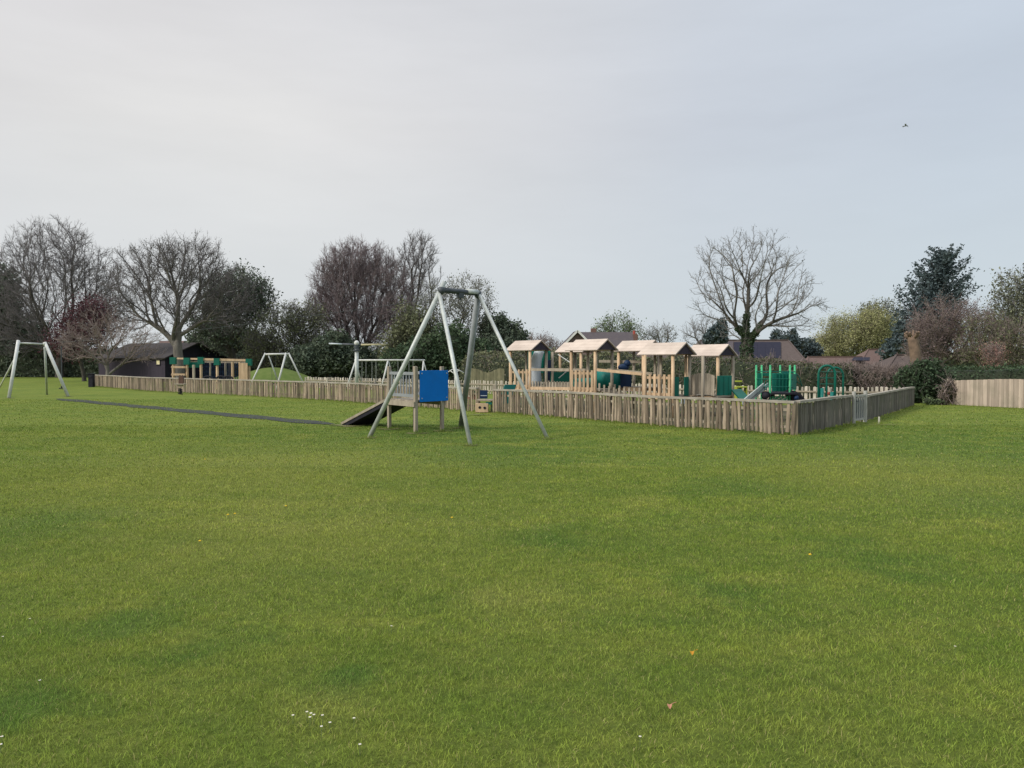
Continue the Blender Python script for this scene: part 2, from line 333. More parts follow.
def tree(name, label, bx, Y, tr, env, cat_='tree', seed=1, n=900, seg=.45, tip=.012, twigs=4, tw_len=.7, leaf=None, nleaf=0, lsize=.12, lspread=.3,
         bark='bark', twig='twig', forkz=None, group=None, ivy=0, droop=0.0, core=.15, iv_mat='l_ivy', tw_r=.011, lean=0.0, up=.35, tipx=0, bf=.42):
    """trunk + limbs grown into the space of its crown; env = crown lobes (px x, px y, px rx, px ry)"""
    rng = np.random.default_rng(seed); px = Y/F
    base = gx(bx, Y)
    C = []; W = []
    for (cx, cy, rx, ry) in env:
        c = np.array(pt(cx, cy, Y)); r = np.array([rx*px, max(rx*px*.8, .5), ry*px]); C.append((c, r)); W.append(rx*ry)
    W = np.array(W)/sum(W); A = []
    for i, (c, r) in enumerate(C):
        k = int(n*W[i])+5; d = norm(rng.normal(size=(k, 3))); rad = (core+(1-core)*rng.uniform(0, 1, (k, 1)))**.55
        A.append(c+d*rad*r)
    A = np.concatenate(A); A = A[A[:, 2] > .4]
    zt = forkz if forkz is not None else max(.6, A[:, 2].min()+.2)
    cen = (A*1.0).mean(0); top = np.array([base.x+(cen[0]-base.x)*.15+tipx, base.y, zt])
    pos, par = colonise(base, top, A, seg, bf, rng, lean=lean)
    N = len(pos); nch = np.zeros(N, int); np.add.at(nch, par[1:], 1)
    tips = max(2, int((nch == 0).sum())); p = math.log(tips)/math.log(max(tr/tip, 1.5))
    acc = np.zeros(N)
    for i in range(N-1, 0, -1):
        if nch[i] == 0: acc[i] = tip**p
        acc[par[i]] += acc[i]
    # straight runs keep their radius; add slight taper
    rad = np.maximum(acc, tip**p)**(1/p)
    rad[0] *= 1.25
    mc = np.arange(N); best = np.zeros(N)
    for i in range(1, N):
        if acc[i] > best[par[i]]: best[par[i]] = acc[i]; mc[par[i]] = i
    for _ in range(3):
        q = pos.copy(); ii = np.where((mc != np.arange(N)) & (par >= 0))[0]
        q[ii] = .4*pos[ii]+.3*pos[par[ii]]+.3*pos[mc[ii]]; pos = q
    ip = np.arange(1, N); P0 = pos[par[ip]]; P1 = pos[ip]; R1 = rad[ip]; R0 = np.minimum(rad[par[ip]], R1*1.35)
    big = R1 > max(tip*3.5, tr*.14)
    root = thing(name, base, label, cat_, group)
    V, FC = frusta(P0[big], P1[big]+(P1[big]-P0[big])*.04, R0[big], R1[big], 8)
    npmesh('trunk', V, FC, [bark], root, rnd=np.full(len(FC), .5), smooth=True)
    parts = []; nb = ~big
    parts.append(frusta(P0[nb], P1[nb], R0[nb], R1[nb], 4))
    thin = np.where(rad < tip*5)[0]; thin = thin[thin > 0]
    if twigs:
        S = np.repeat(thin, twigs); d0 = norm(pos[S]-pos[par[S]])
        d = norm(d0*.75+rng.normal(size=d0.shape)*.55+np.array([0, 0, up-droop]))
        L = tw_len*rng.uniform(.45, 1.2, (len(S), 1)); st = pos[S]+(pos[par[S]]-pos[S])*rng.uniform(0, 1, (len(S), 1))
        mid = st+d*L*.5; d2 = norm(d+rng.normal(size=d.shape)*.22+np.array([0, 0, .12-droop])); end = mid+d2*L*.5
        r0 = np.full(len(S), tw_r)
        parts += [frusta(st, mid, r0, r0*.8, 3), frusta(mid, end, r0*.8, r0*.35, 3)]
        for q in range(2):
            d3 = norm(d+rng.normal(size=d.shape)*.6); e2 = mid+d3*L*.42
            parts.append(frusta(mid, e2, r0*.7, r0*.3, 3))
    V, FC = cat(*parts); nt = len(FC); mi = np.zeros(nt); rn = np.repeat(rng.uniform(0, 1, nt//3+2), 3)[:nt]
    ms = [twig]
    crown = npmesh('crown', V, FC, ms, root, rnd=rn)
    if leaf and nleaf:
        S = rng.choice(thin, nleaf); c = pos[S]+rng.normal(size=(nleaf, 3))*lspread
        LV, LF = leaves(c, lsize, rng)
        npmesh('foliage', LV, LF, [leaf], root, rnd=rng.uniform(0, 1, nleaf))
    if ivy:
        sel = np.where((R1 > tr*.32) & (P1[:, 2] < zt+2.4) & (np.abs(P1[:, 0]-base.x) < 1.6))[0]; S = rng.choice(sel, ivy); t = rng.uniform(0, 1, (ivy, 1))
        ax = P0[S]+(P1[S]-P0[S])*t; off = norm(rng.normal(size=(ivy, 3)))*(R1[S][:, None]+rng.uniform(-.02, .14, (ivy, 1)))
        LV, LF = leaves(ax+off, .09, rng); npmesh('ivy', LV, LF, [iv_mat], root, rnd=rng.uniform(0, 1, ivy))
    return root
def fbm_lobe(d, rng_ph):
    return 1+.16*np.sin(d[:, 0]*5+rng_ph[0])*np.sin(d[:, 1]*4+rng_ph[1])+.12*np.sin(d[:, 2]*9+rng_ph[2])*np.cos(d[:, 0]*8+rng_ph[3])+.07*np.sin(d[:, 1]*17+rng_ph[4]+d[:, 2]*13)
def bush(name, label, bx, Y, env, leaf, nleaf=5000, lsize=.13, seed=1, cat_='bush', group=None, twigmat='bark', ntwig=0, shell=.35, depth=.8, stem=.1, strays=.03, corefac=.72):
    rng = np.random.default_rng(seed); px = Y/F; base = gx(bx, Y)
    root = thing(name, base, label, cat_, group)
    W = np.array([e[2]*e[3] for e in env], float); W /= W.sum(); LC = []; cores = []; stems = []
    for i, (cx, cy, rx, ry) in enumerate(env):
        c = np.array(pt(cx, cy, Y))+np.array([0, rng.uniform(-.2, .2)*rx*px, 0]); r = np.array([rx*px, rx*px*depth, ry*px])
        k = int(nleaf*W[i])+10; d = norm(rng.normal(size=(k, 3))); ph = rng.uniform(0, 6, 5)
        f = fbm_lobe(d, ph)*(1-shell*rng.uniform(0, 1, k)**1.4); st = rng.uniform(0, 1, k) < strays; f = np.where(st, f*rng.uniform(1.0, 1.16, k), f)
        LC.append(c+d*r*f[:, None])
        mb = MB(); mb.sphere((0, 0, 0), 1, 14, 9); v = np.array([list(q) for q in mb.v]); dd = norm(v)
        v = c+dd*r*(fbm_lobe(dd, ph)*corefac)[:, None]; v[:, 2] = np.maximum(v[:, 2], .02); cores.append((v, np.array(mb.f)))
        stems.append((np.array([[base.x+(c[0]-base.x)*.2, base.y, -.05]]), c[None]))
    LC = np.concatenate(LC); LC[:, 2] = np.abs(LC[:, 2])
    P0 = np.concatenate([s[0] for s in stems]); P1 = np.concatenate([s[1] for s in stems])
    V, FC = frusta(P0, P1, np.full(len(P0), stem), np.full(len(P0), stem*.5), 6)
    npmesh('trunk', V, FC, ['bark'], root, rnd=np.full(len(FC), .5))
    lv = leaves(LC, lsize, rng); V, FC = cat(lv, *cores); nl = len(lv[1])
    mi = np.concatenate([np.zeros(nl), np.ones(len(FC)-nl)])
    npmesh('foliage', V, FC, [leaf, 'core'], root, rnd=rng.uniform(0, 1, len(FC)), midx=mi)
    if ntwig:
        S = rng.integers(0, len(LC), ntwig); s0 = LC[S]; d = norm(rng.normal(size=(ntwig, 3))+np.array([0, 0, .8])); L = rng.uniform(.2, .9, (ntwig, 1))
        V, FC = frusta(s0-d*L*.4, s0+d*L*.6, np.full(ntwig, .013), np.full(ntwig, .005), 3)
        npmesh('twigs', V, FC, [twigmat], root, rnd=rng.uniform(0, 1, len(FC)))
    return root
def conifer(name, label, bx, Y, topy, hw, boty, leaf='l_dark', seed=1, nb=110, prof=1.0, sway=.12, droop=.15, group=None, skew=0.0, spray=.32, cat_='tree', rag=.4):
    rng = np.random.default_rng(seed); px = Y/F; base = gx(bx, Y); H = pt(bx, topy, Y).z; z0 = max(.3, pt(bx, boty, Y).z)
    root = thing(name, base, label, cat_, group); hw *= px; b = np.array(base)
    k = 14; zz = np.linspace(0, H, k); ax = np.stack([b[0]+skew*px*zz/H, np.full(k, b[1]), zz], 1); r = np.linspace(hw*.09+.08, .02, k)
    V, FC = frusta(ax[:-1], ax[1:], r[:-1], r[1:], 8); npmesh('trunk', V, FC, ['bark'], root, rnd=np.full(len(FC), .5), smooth=True)
    LC = []; BR = []
    for i in range(nb):
        t = (i+rng.uniform())/nb; z = z0+(H-z0)*t; L = hw*((1-t)**prof*.95+.06)*rng.uniform(1-rag, 1.12)
        a = rng.uniform(0, 2*np.pi); o = np.array([b[0]+skew*px*z/H, b[1], z]); s = max(5, int(L/.16))
        q = np.linspace(.05, 1, s)[:, None]; dirv = np.array([math.cos(a), math.sin(a), rng.uniform(.0, .35)+.5*t])
        pts = o+dirv*L*q+np.array([0, 0, -droop*L])*q**2
        BR.append((pts[:-1], pts[1:]))
        w = .08+.22*L*(1-np.abs(q-.45)); m = 9
        LC.append((np.repeat(pts, m, 0)+rng.normal(size=(s*m, 3))*np.repeat(w, m, 0)*np.array([1, 1, .45])*.6))
    P0 = np.concatenate([x[0] for x in BR]); P1 = np.concatenate([x[1] for x in BR]); LC = np.concatenate(LC); LC = LC[LC[:, 2] > .1]
    bv = frusta(P0, P1, np.full(len(P0), .03), np.full(len(P0), .02), 3)
    lv = leaves(LC, spray*.5, rng, .45, flat=.3); V, FC = cat(lv, bv)
    mi = np.concatenate([np.zeros(len(lv[1])), np.ones(len(bv[1]))])
    npmesh('crown', V, FC, [leaf, 'bark'], root, rnd=rng.uniform(0, 1, len(FC)), midx=mi)
    return root
def hedge(name, label, pts, h, w, leaf, dens=90, lsize=.10, seed=1, group=None, rough=.14, twig=0, twigmat='twig_brown', kind=None):
    """pts = ground XY polyline; a clipped or loose hedge: dark body + leaf skin"""
    rng = np.random.default_rng(seed); P = np.array([[p[0], p[1]] for p in pts], float); hs = h if hasattr(h, '__len__') else [h]*len(P)
    sl = np.linalg.norm(np.diff(P, axis=0), axis=1); cum = np.concatenate([[0], np.cumsum(sl)]); Lt = cum[-1]
    def at(s): return np.stack([np.interp(s, cum, P[:, 0]), np.interp(s, cum, P[:, 1])], -1)
    def wob(s, seedv=0): return 1+rough*(np.sin(s*1.7+seed)+.6*np.sin(s*4.1+seed*2)+.5*np.sin(s*.7+1.3*seed))/1.5
    root = thing(name, (P[len(P)//2][0], P[len(P)//2][1], 0), label, 'hedge', group)
    n = max(6, int(Lt/.5)); s = np.linspace(0, Lt, n); c = at(s); t = norm(np.gradient(c, axis=0)); nn = np.stack([t[:, 1], -t[:, 0]], 1)
    hh = np.interp(s, cum, hs)*wob(s)
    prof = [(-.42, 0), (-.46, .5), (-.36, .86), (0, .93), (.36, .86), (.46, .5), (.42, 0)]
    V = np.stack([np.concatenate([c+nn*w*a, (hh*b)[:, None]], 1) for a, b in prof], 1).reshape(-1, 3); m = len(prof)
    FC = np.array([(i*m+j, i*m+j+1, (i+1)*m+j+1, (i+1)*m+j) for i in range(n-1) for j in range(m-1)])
    N = int(dens*Lt*(2*np.mean(hs)+w)*.5); ls = rng.uniform(0, Lt, N); lc = at(ls); lt = norm(np.stack([np.interp(ls, s, t[:, 0]), np.interp(ls, s, t[:, 1])], 1)); ln = np.stack([lt[:, 1], -lt[:, 0]], 1)
    lh = np.interp(ls, cum, hs)*wob(ls); u = rng.uniform(0, 1, N); an = u*np.pi
    x = -np.cos(an); x = np.sign(x)*np.abs(x)**.4*.5*w; z = np.sin(an)**.5
    bumpy = rng.normal(size=N)*.06
    side = u < 0
    zz = np.where(np.abs(x) > .38*w, rng.uniform(0, .95, N), z)*lh+bumpy
    C = np.concatenate([lc+ln*(x+rng.normal(size=N)*.05)[:, None], np.abs(zz)[:, None]], 1)
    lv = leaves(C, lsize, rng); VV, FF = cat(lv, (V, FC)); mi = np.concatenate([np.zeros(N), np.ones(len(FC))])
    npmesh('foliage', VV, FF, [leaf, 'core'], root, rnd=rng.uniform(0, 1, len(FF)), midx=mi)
    if twig:
        S = rng.integers(0, N, twig); s0 = C[S]; d = norm(rng.normal(size=(twig, 3))+np.array([0, 0, 1.0])); L = rng.uniform(.2, .8, (twig, 1))
        V, FC = frusta(s0-d*L*.4, s0+d*L*.6, np.full(twig, .012), np.full(twig, .005), 3)
        npmesh('twigs', V, FC, [twigmat], root, rnd=rng.uniform(0, 1, len(FC)))
    return root

# ------------------------------------------------------------------ setting: ground, sky
rng = np.random.default_rng(3)
m = MB(); m.poly([(-900, -200, 0), (900, -200, 0), (900, 1500, 0), (-900, 1500, 0)])
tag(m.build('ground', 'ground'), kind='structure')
# short grass, thinning into the textured ground with distance
def blades(Y0, Y1, dens, w, L, seed):
    r = np.random.default_rng(seed); X = .74*Y1+1.0
    N = int(dens*2*X*(Y1-Y0)); x = r.uniform(-X, X, N); y = r.uniform(Y0, Y1, N); k = np.abs(x) < .74*y+1.0; x = x[k]; y = y[k]; N = len(x)
    clump = .5+.5*np.sin(x*7.1+1.3*np.sin(y*5.3))*np.sin(y*6.3+1.7*np.sin(x*4.1))
    l = L*r.uniform(.5, 1.3, N)*(.75+.5*clump); a = r.uniform(0, 2*np.pi, N); wd = np.stack([np.cos(a), np.sin(a), 0*a], 1)*w*.5
    wd *= r.uniform(.6, 1.4, N)[:, None]
    b = r.normal(size=(N, 2))*.55; ld = np.concatenate([b, np.ones((N, 1))], 1); ld = norm(ld); ld2 = norm(ld+np.concatenate([b*1.1, -.35*np.ones((N, 1))], 1))
    p = np.stack([x, y, 0*x-.002], 1); m1 = p+ld*(l*.55)[:, None]; tp = m1+ld2*(l*.45)[:, None]
    V = np.stack([p-wd, p+wd, m1+wd*.8, m1-wd*.8, tp], 1).reshape(-1, 3)
    o = np.arange(N)[:, None]*5
    FC = np.concatenate([o+np.array([[0, 1, 2]]), o+np.array([[0, 2, 3]]), o+np.array([[3, 2, 4]])], 1).reshape(-1, 3)
    return V, FC, np.repeat(np.clip(r.uniform(0, 1, N), 0, 1), 3)
bl = [blades(2.3, 4.6, 10500, .0024, .032, 1), blades(4.6, 7.5, 5600, .0034, .033, 2), blades(7.5, 12, 2500, .0055, .034, 3), blades(12, 20, 700, .010, .034, 4), blades(20, 34, 130, .018, .035, 5)]
def edge_tufts(pts, n, seed, off=.06):
    # longer grass the mower misses, along a fence or round a post
    r = np.random.default_rng(seed); P = np.array([[p.x, p.y] for p in pts]); sl = np.linalg.norm(np.diff(P, axis=0), axis=1); cum = np.concatenate([[0], np.cumsum(sl)])
    N = int(n*cum[-1]); q = r.uniform(0, cum[-1], N); x = np.interp(q, cum, P[:, 0])+r.normal(size=N)*off; y = np.interp(q, cum, P[:, 1])+r.normal(size=N)*off-.05
    cl = .5+.5*np.sin(q*3.1)*np.sin(q*7.7+1); l = r.uniform(.05, .11, N)*(.5+cl); a = r.uniform(0, 6.28, N); w = .008; wd = np.stack([np.cos(a), np.sin(a), 0*a], 1)*w*.5
    b = r.normal(size=(N, 2))*.4; ld = norm(np.concatenate([b, np.ones((N, 1))], 1)); p = np.stack([x, y, 0*x], 1); tp = p+ld*l[:, None]
    V = np.stack([p-wd, p+wd, tp], 1).reshape(-1, 3); return V, np.arange(N*3).reshape(-1, 3), r.uniform(.3, 1, N)
_c = gr(795, 435.3)
bl += [edge_tufts([gr(95, 386.6), gr(150, 391.4), gr(237, 395.6), gr(329, 400.6), gr(478, 411.8)], 110, 61), edge_tufts([gr(494, 412.8), gr(560, 417.8), gr(660, 426.3), _c], 170, 62), edge_tufts([_c, gr(849, 424), gr(912.5, 406)], 130, 63),
       edge_tufts([gr(947, 405), gr(1024, 409), gr(1150, 416)], 130, 64)]
for i_, (x_, y_) in enumerate(((369, 438), (470.5, 445.5), (461, 428), (547.5, 439), (415.8, 433.4), (389.4, 429.2), (442, 431), (879, 424.4))):
    q_ = gr(x_, y_); bl.append(edge_tufts([q_-Vector((.08, 0, 0)), q_+Vector((.08, 0, 0))], 500, 70+i_, .05))
V, FC = cat(*[(b[0], b[1]) for b in bl])
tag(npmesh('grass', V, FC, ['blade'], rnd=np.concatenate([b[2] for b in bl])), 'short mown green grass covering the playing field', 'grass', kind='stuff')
# small grassy mound inside the play enclosure
c = gx(273, 53); n = 28; V = []; FC = []
for j in range(n+1):
    rr = j/n
    for k in range(40):
        a = 2*math.pi*k/40; V.append((c.x+rr*4.0*math.cos(a)*1.1, c.y+rr*4.0*math.sin(a), 1.27*(.5+.5*math.cos(math.pi*rr))**.8+.004))
for j in range(n):
    for k in range(40): k2 = (k+1) % 40; FC.append((j*40+k, (j+1)*40+k, (j+1)*40+k2, j*40+k2))
tag(npmesh('mound', np.array(V), np.array(FC), [mat('mound_turf', (.085, .125, .032, 1), (.115, .150, .045, 1), 2.5, .95, bump=.6, spec=.05)], smooth=True), kind='structure')
# worn rubber strip under the cable ride
a = gr(332, 424.6); b = gr(57, 399.0); d = (b-a).normalized(); s = Vector((-d.y, d.x, 0)); m = MB(); q = 30
for i in range(q):
    t0, t1 = i/q, (i+1)/q; P0 = a+(b-a)*t0; P1 = a+(b-a)*t1
    w = lambda t: .40*(1+.18*math.sin(t*37)+.12*math.sin(t*91))*min(1, .25+t*14, .25+(1-t)*14)
    m.poly([P0-s*w(t0)+Vector((0, 0, .012)), P0+s*w(t0)*.9+Vector((0, 0, .012)), P1+s*w(t1)*.9+Vector((0, 0, .012)), P1-s*w(t1)+Vector((0, 0, .012))])
tag(m.build('rubber_path', 'mat_rubber'), kind='structure')
def patch(x, y, rx, ry, name='bare_patch', z=.006):
    c = gr(x, y); m = MB(); P = []
    for k in range(22):
        a = 2*math.pi*k/22; w = 1+.25*math.sin(a*3+x)+.15*math.sin(a*7)
        P.append(c+Vector((rx*w*math.cos(a), ry*w*math.sin(a), z)))
    m.poly(P); return tag(m.build(name, 'soil'), kind='structure')
patch(884, 425.4, .42, .05, z=.03); patch(480, 415.3, .3, .1, z=.03)
for (x_, y_, r_) in ((369, 438, .13), (470.5, 445.6, .12), (461, 428.2, .18), (547.5, 439, .11), (415.8, 433.6, .2), (389.4, 429.4, .2), (442, 431, .18), (352, 425.6, .42), (10, 398.2, .2), (68, 396.6, .2)): patch(x_, y_, r_*1.25, r_*.8, z=.012)

# ------------------------------------------------------------------ fences
def offs(P, Q):
    t = (Q-P).normalized(); return t, Vector((t.y, -t.x, 0))
def paling_fence(name, label, pts, h, pm, gap=.3, w=.078, bay=2.4, rail=True, jit=.02, seed=1, railh=.055, group='weathered timber paling fences round the playground', face=1, railmat='rail', hfun=None):
    rnd = random.Random(seed); pts = [Vector((p[0], p[1], 0)) for p in pts]
    root = thing(name, pts[0], label, 'fence', group)
    top = MB(); lowr = MB()
    for P, Q in zip(pts[:-1], pts[1:]):
        t, nrm = offs(P, Q); nrm = nrm*face; L = (Q-P).length; nb = max(1, round(L/bay)); bl_ = L/nb
        for bi in range(nb):
            A = P+t*(bi*bl_); po = MB(); po.rv = rnd.random(); po.tube([A+nrm*-.04, A+nrm*-.04+Vector((0, 0, h-.03))], .05, 7); po.build('post', pm, root)
            mb = MB(); sp = w*(1+gap); k = int(bl_/sp); sp = bl_/k
            for i in range(k):
                c = A+t*(sp*(i+.5)+rnd.uniform(-jit, jit)*.6)+nrm*.035; ww = w*rnd.choice((.6, .85, 1, 1, 1.1, 1.25))/2; hh = h-.035+rnd.uniform(-.02, .012) if rail else h+rnd.uniform(-.025, .02)
                tl = rnd.uniform(-.045, .045); mb.rv = rnd.random(); zb = rnd.uniform(-.01, .07); dep = .028
                sec = [(-1, 0), (-.75, .75), (-.25, 1.0), (.25, 1.0), (.75, .75), (1, 0)]
                lo = [c+t*(ww*a)+nrm*(dep*b)+Vector((0, 0, zb)) for a, b in sec]; hi = [c+t*(ww*a*.95+tl)+nrm*(dep*b)+Vector((0, 0, hh-.02*abs(a))) for a, b in sec]
                b0 = len(mb.v); mb.v += lo+hi; n = 6
                for j in range(n): j2 = (j+1) % n; mb.face((b0+j, b0+j2, b0+n+j2, b0+n+j))
                mb.face(tuple(b0+n+j for j in range(n)))
            mb.build('paling_panel', pm, root)
        for z in (.18, h-.2): lowr.bar(P+Vector((0, 0, z))-nrm*.0, Q+Vector((0, 0, z))-nrm*.0, .04, .06)
        if rail:
            k = max(2, int(L/1.2)); pp = [P+t*(L*i/k)+nrm*.02+Vector((0, 0, h-.02+rnd.uniform(-.009, .009))) for i in range(k+1)]
            for a, b in zip(pp[:-1], pp[1:]): top.bar(a, b+t*.004, .125, railh)
    Q = pts[-1]; po = MB(); po.tube([Q-nrm*.04, Q-nrm*.04+Vector((0, 0, h-.03))], .05, 7); po.build('post', pm, root)
    if rail: top.build('top_rail', railmat, root)
    lowr.build('back_rail', 'timber_old' if pm != 'paling_pale' else 'paling_pale', root)
    return root
corner = gr(795, 435.3)
left_pts = [gr(95, 386.4), gr(150, 391.2), gr(237, 395.4), gr(329, 400.4), gr(478, 411.5)]
paling_fence('paling_fence', 'long weathered paling fence running left from the opening beside the blue board ramp', left_pts, .79, M['paling'], seed=2, face=-1 if False else 1)
right_pts = [gr(494, 412.5), gr(560, 417.5), gr(660, 426.0), corner]
paling_fence('paling_fence', 'weathered paling fence in front of the roofed timber play towers, ending at the near corner', right_pts, .77, M['paling'], gap=.32, seed=3)
g0 = gr(849, 423.6); g1 = gr(862, 421.8)
side_end = gr(912.5, 405.8)
paling_fence('paling_fence', 'short paling fence coloured as in shade between the near corner and the grey gate', [corner+Vector((.05, .06, 0)), g0], .77, M['paling_shade'], gap=.05, seed=4)
paling_fence('paling_fence', 'paling fence coloured as in shade beyond the grey gate, ending by the ivy bush', [g1, side_end], .72, M['paling_shade'], gap=.05, seed=5)
bf = [gx(912, 29.0), gx(830, 29.6), gx(730, 31.4), gx(460, 40.6), gx(306, 49.6)]
paling_fence('paling_fence', 'far pale paling fence with open gaps along the back of the playground', bf, .70, M['paling_pale'], gap=.75, w=.09, rail=False, seed=6, face=1)
# grey gate
gt = thing('playground_gate', (g0+g1)/2, 'narrow pale grey metal gate in the shaded side of the paling fence', 'gate')
t, nrm = offs(g0, g1); L = (g1-g0).length
for a, r_ in ((.05, .05), (L-.05, .05)):
    mb = MB(); mb.tube([g0+t*a+nrm*.1, g0+t*a+nrm*.1+Vector((0, 0, .86))], r_, 10); mb.build('gate_post', 'gate_grey', gt, smooth=False)
mb = MB()
for i in range(5): mb.box(g0+t*(.14+(L-.28)*i/4)+nrm*.1+Vector((0, 0, .42)), (.035, .02, .68), t)
for z in (.1, .74): mb.box(g0+t*L/2+nrm*.1+Vector((0, 0, z)), (L-.14, .04, .05), t)
mb.build('gate_leaf', 'gate_grey', gt)
mb = MB(); mb.box(g0+t*L/2+nrm*.07+Vector((0, 0, .4)), (L-.22, .012, .58), t); mb.build('gate_panel', 'steel_dark', gt)
mb = MB(); mb.bar(g0+t*.1+nrm*.14+Vector((0, 0, .6)), g0+t*.24+nrm*.14+Vector((0, 0, .6)), .025); mb.build('latch', 'dark_steel', gt)
# tall close boarded fence at the right
b0 = gr(947.5, 404.6); b1 = gr(1024, 408.6); dd = (b1-b0).normalized(); b2 = b0+dd*9
fr = thing('board_fence', b0, 'close boarded brown timber fence at the far right, below the hedge', 'fence'); rnd = random.Random(9)
t, nrm = offs(b0, b2); L = (b2-b0).length; nb = 5
for bi in range(nb):
    mb = MB(); A = b0+t*(L*bi/nb); k = int(L/nb/.085); sp = L/nb/k
    for i in range(k):
        s_ = bi*L/nb+sp*(i+.5); hh = min(1.03, .92+s_*.05)+rnd.uniform(-.008, .008); mb.rv = rnd.random()
        mb.box(A+t*(sp*(i+.5))+nrm*(.008 if i % 2 else 0)+Vector((0, 0, hh/2+.01)), (sp*.97, .018, hh), t)
    mb.build('board_panel', 'board', fr)
    mb = MB(); mb.box(A-nrm*.06+Vector((0, 0, .5)), (.09, .09, 1.0), t); mb.build('post', 'timber_old', fr)
mb = MB()
for z in (.2, .8): mb.box((b0+b2)/2-nrm*.03+Vector((0, 0, z)), (L, .035, .07), t)
mb.build('back_rail', 'timber_old', fr)
# dark end post at the left end of the long fence
p = gr(92, 387); mb = MB(); mb.box(p+Vector((-.02, 0, .42)), (.30, .30, .84)); mb.box(p+Vector((-.02, 0, .87)), (.36, .36, .05)); mb.box(p+Vector((-.02, -.17, .66)), (.2, .03, .1))
tag(mb.build('litter_bin', 'rubber', loc=p, bevel=.02), 'small black litter bin at the left end of the long paling fence', 'bin')

# ------------------------------------------------------------------ cable ride
def leg(root, a, b, r, m='steel', n=12, name='leg'):
    mb = MB(); mb.tube([a, b], r, n); o = mb.build(name, m, root, smooth=True); return o
TL = pt(441.5, 288, 16.7); TR = pt(478, 292.5, 17.5)
u = (TR-TL); u.z = 0; u.normalize()
cf = thing('cable_ride_frame', gx(460, 17.1), 'tall galvanised steel frame of four splayed legs in front of the blue board', 'cable ride frame', 'end frames of the cable ride')
leg(cf, TL+(TL-gr(369, 437.6)).normalized()*.16, gr(369, 437.6)-Vector((0, 0, .02)), .053)
leg(cf, TL-Vector((.05, 0, .1)), gr(470.5, 445.3), .043)
leg(cf, TR-Vector((0, 0, .05)), gr(461, 427.5), .070, 'steel_dark')  # darker steel stands in for the shading on this rear leg
leg(cf, TR+Vector((0, -.02, .0)), gr(547.5, 438.6), .040)
mb = MB(); mb.tube([TL-u*.02+Vector((0, 0, -.04)), TR+u*.05+Vector((0, 0, -.02))], .060, 12); bm_ = mb.build('crossbeam', 'dark_steel', cf, smooth=True)
mb = MB(); mb.tube([TL+u*.75+Vector((0, 0, -.03)), TL+u*1.08+Vector((0, 0, -.03))], .068, 12); mb.build('sleeve', 'steel', cf, smooth=True)
for P in (TL, TR):
    mb = MB(); mb.sphere(P+Vector((0, 0, -.05)), .085, 12, 8, (1, 1, 1.1)); mb.build('joint_clamp', 'dark_steel', cf, smooth=True)
mid = (TL+TR)/2+Vector((0, 0, -.1)); mb = MB(); mb.box(mid, (.14, .1, .14), u); mb.tube([mid, mid-Vector((0, 0, .12))], .02, 8); mb.build('cable_clamp', 'dark_steel', cf)
FL = pt(18.4, 343, 36.4); FR = pt(44.8, 344, 37.2); uf = FR-FL; uf.z = 0; uf.normalize()
cg = thing('cable_ride_frame', gx(36, 37), 'low white painted steel frame of four splayed legs at the far left of the field', 'cable ride frame', 'end frames of the cable ride')
leg(cg, FL+Vector((0, 0, .12)), gr(9, 397.8), .075, 'white_steel'); leg(cg, FL-Vector((0, 0, .4)), gr(-4, 394.4), .04, 'white_steel')
leg(cg, FR+Vector((0, 0, .08)), gr(68, 396.2), .075, 'white_steel'); leg(cg, FR-Vector((0, 0, .15)), gr(47, 394.8), .05, 'steel')
mb = MB(); mb.tube([FL, FR], .04, 10); mb.build('crossbeam', 'white_steel', cg, smooth=True)
for P in (FL, FR):
    mb = MB(); mb.sphere(P, .1, 10, 7); mb.build('joint_clamp', 'white_steel', cg, smooth=True)
Fm = (FL+FR)/2
mb = MB(); N_ = 20; cab = []
for i in range(N_+1):
    q = i/N_; P = mid.lerp(Fm, q); P.z -= .35*4*q*(1-q)*.5; cab.append(P)
mb.tube(cab, .005, 5); tag(mb.build('ride_cable', 'dark_steel', loc=mid), 'thin steel cable sagging between the two cable ride frames', 'cable')
sp_ = gr(62, 389.5)+Vector((0, 0, 0)); q = .92; sg = thing('pommel_seat', sp_, 'dark pommel seat hanging on a rod beside the white frame', 'cable ride seat')
topz = pt(62, 346, sp_.y).z
mb = MB(); mb.tube([Vector((sp_.x, sp_.y, .12)), Vector((sp_.x, sp_.y, topz))], .028, 8); mb.build('rod', 'dark_steel', sg)
mb = MB(); mb.tube([Vector((sp_.x, sp_.y, .05)), Vector((sp_.x, sp_.y, .10))], .17, 16); mb.tube([Vector((sp_.x, sp_.y, .10)), Vector((sp_.x, sp_.y, .20))], .06, 12); mb.build('seat', 'rubber', sg)
# launch platform with ramp
P2 = gr(415.8, 433.0); ul = Vector((-.70, .714, 0)).normalized(); wv = Vector((.63, .777, 0)).normalized()
P1 = gr(389.4, 429.0); P3 = gr(442, 430.6); P4 = P1+(P3-P2)
la = thing('launch_platform', P2, 'raised timber launch platform with a blue board and a ramp, beside the tall steel frame', 'launch platform')
dz = .74; zt = 1.56
ex, ey = (P1-P2).normalized(), (P3-P2).normalized()
for P in (P1, P2, P3, P4):
    mb = MB(); mb.box(P+Vector((0, 0, zt/2)), (.09, .09, zt), ex, ey); mb.build('post', 'timber_old', la, bevel=.008)
mb = MB(); cdk = (P1+P2+P3+P4)/4; Lx = (P1-P2).length; Ly = (P3-P2).length
for i in range(8):
    mb.rv = random.random(); mb.box(cdk+ex*(Lx*((i+.5)/8-.5))+Vector((0, 0, dz)), (Lx/8*.94, Ly+.08, .035), ex, ey)
mb.build('deck', 'timber_old', la)
mb = MB()
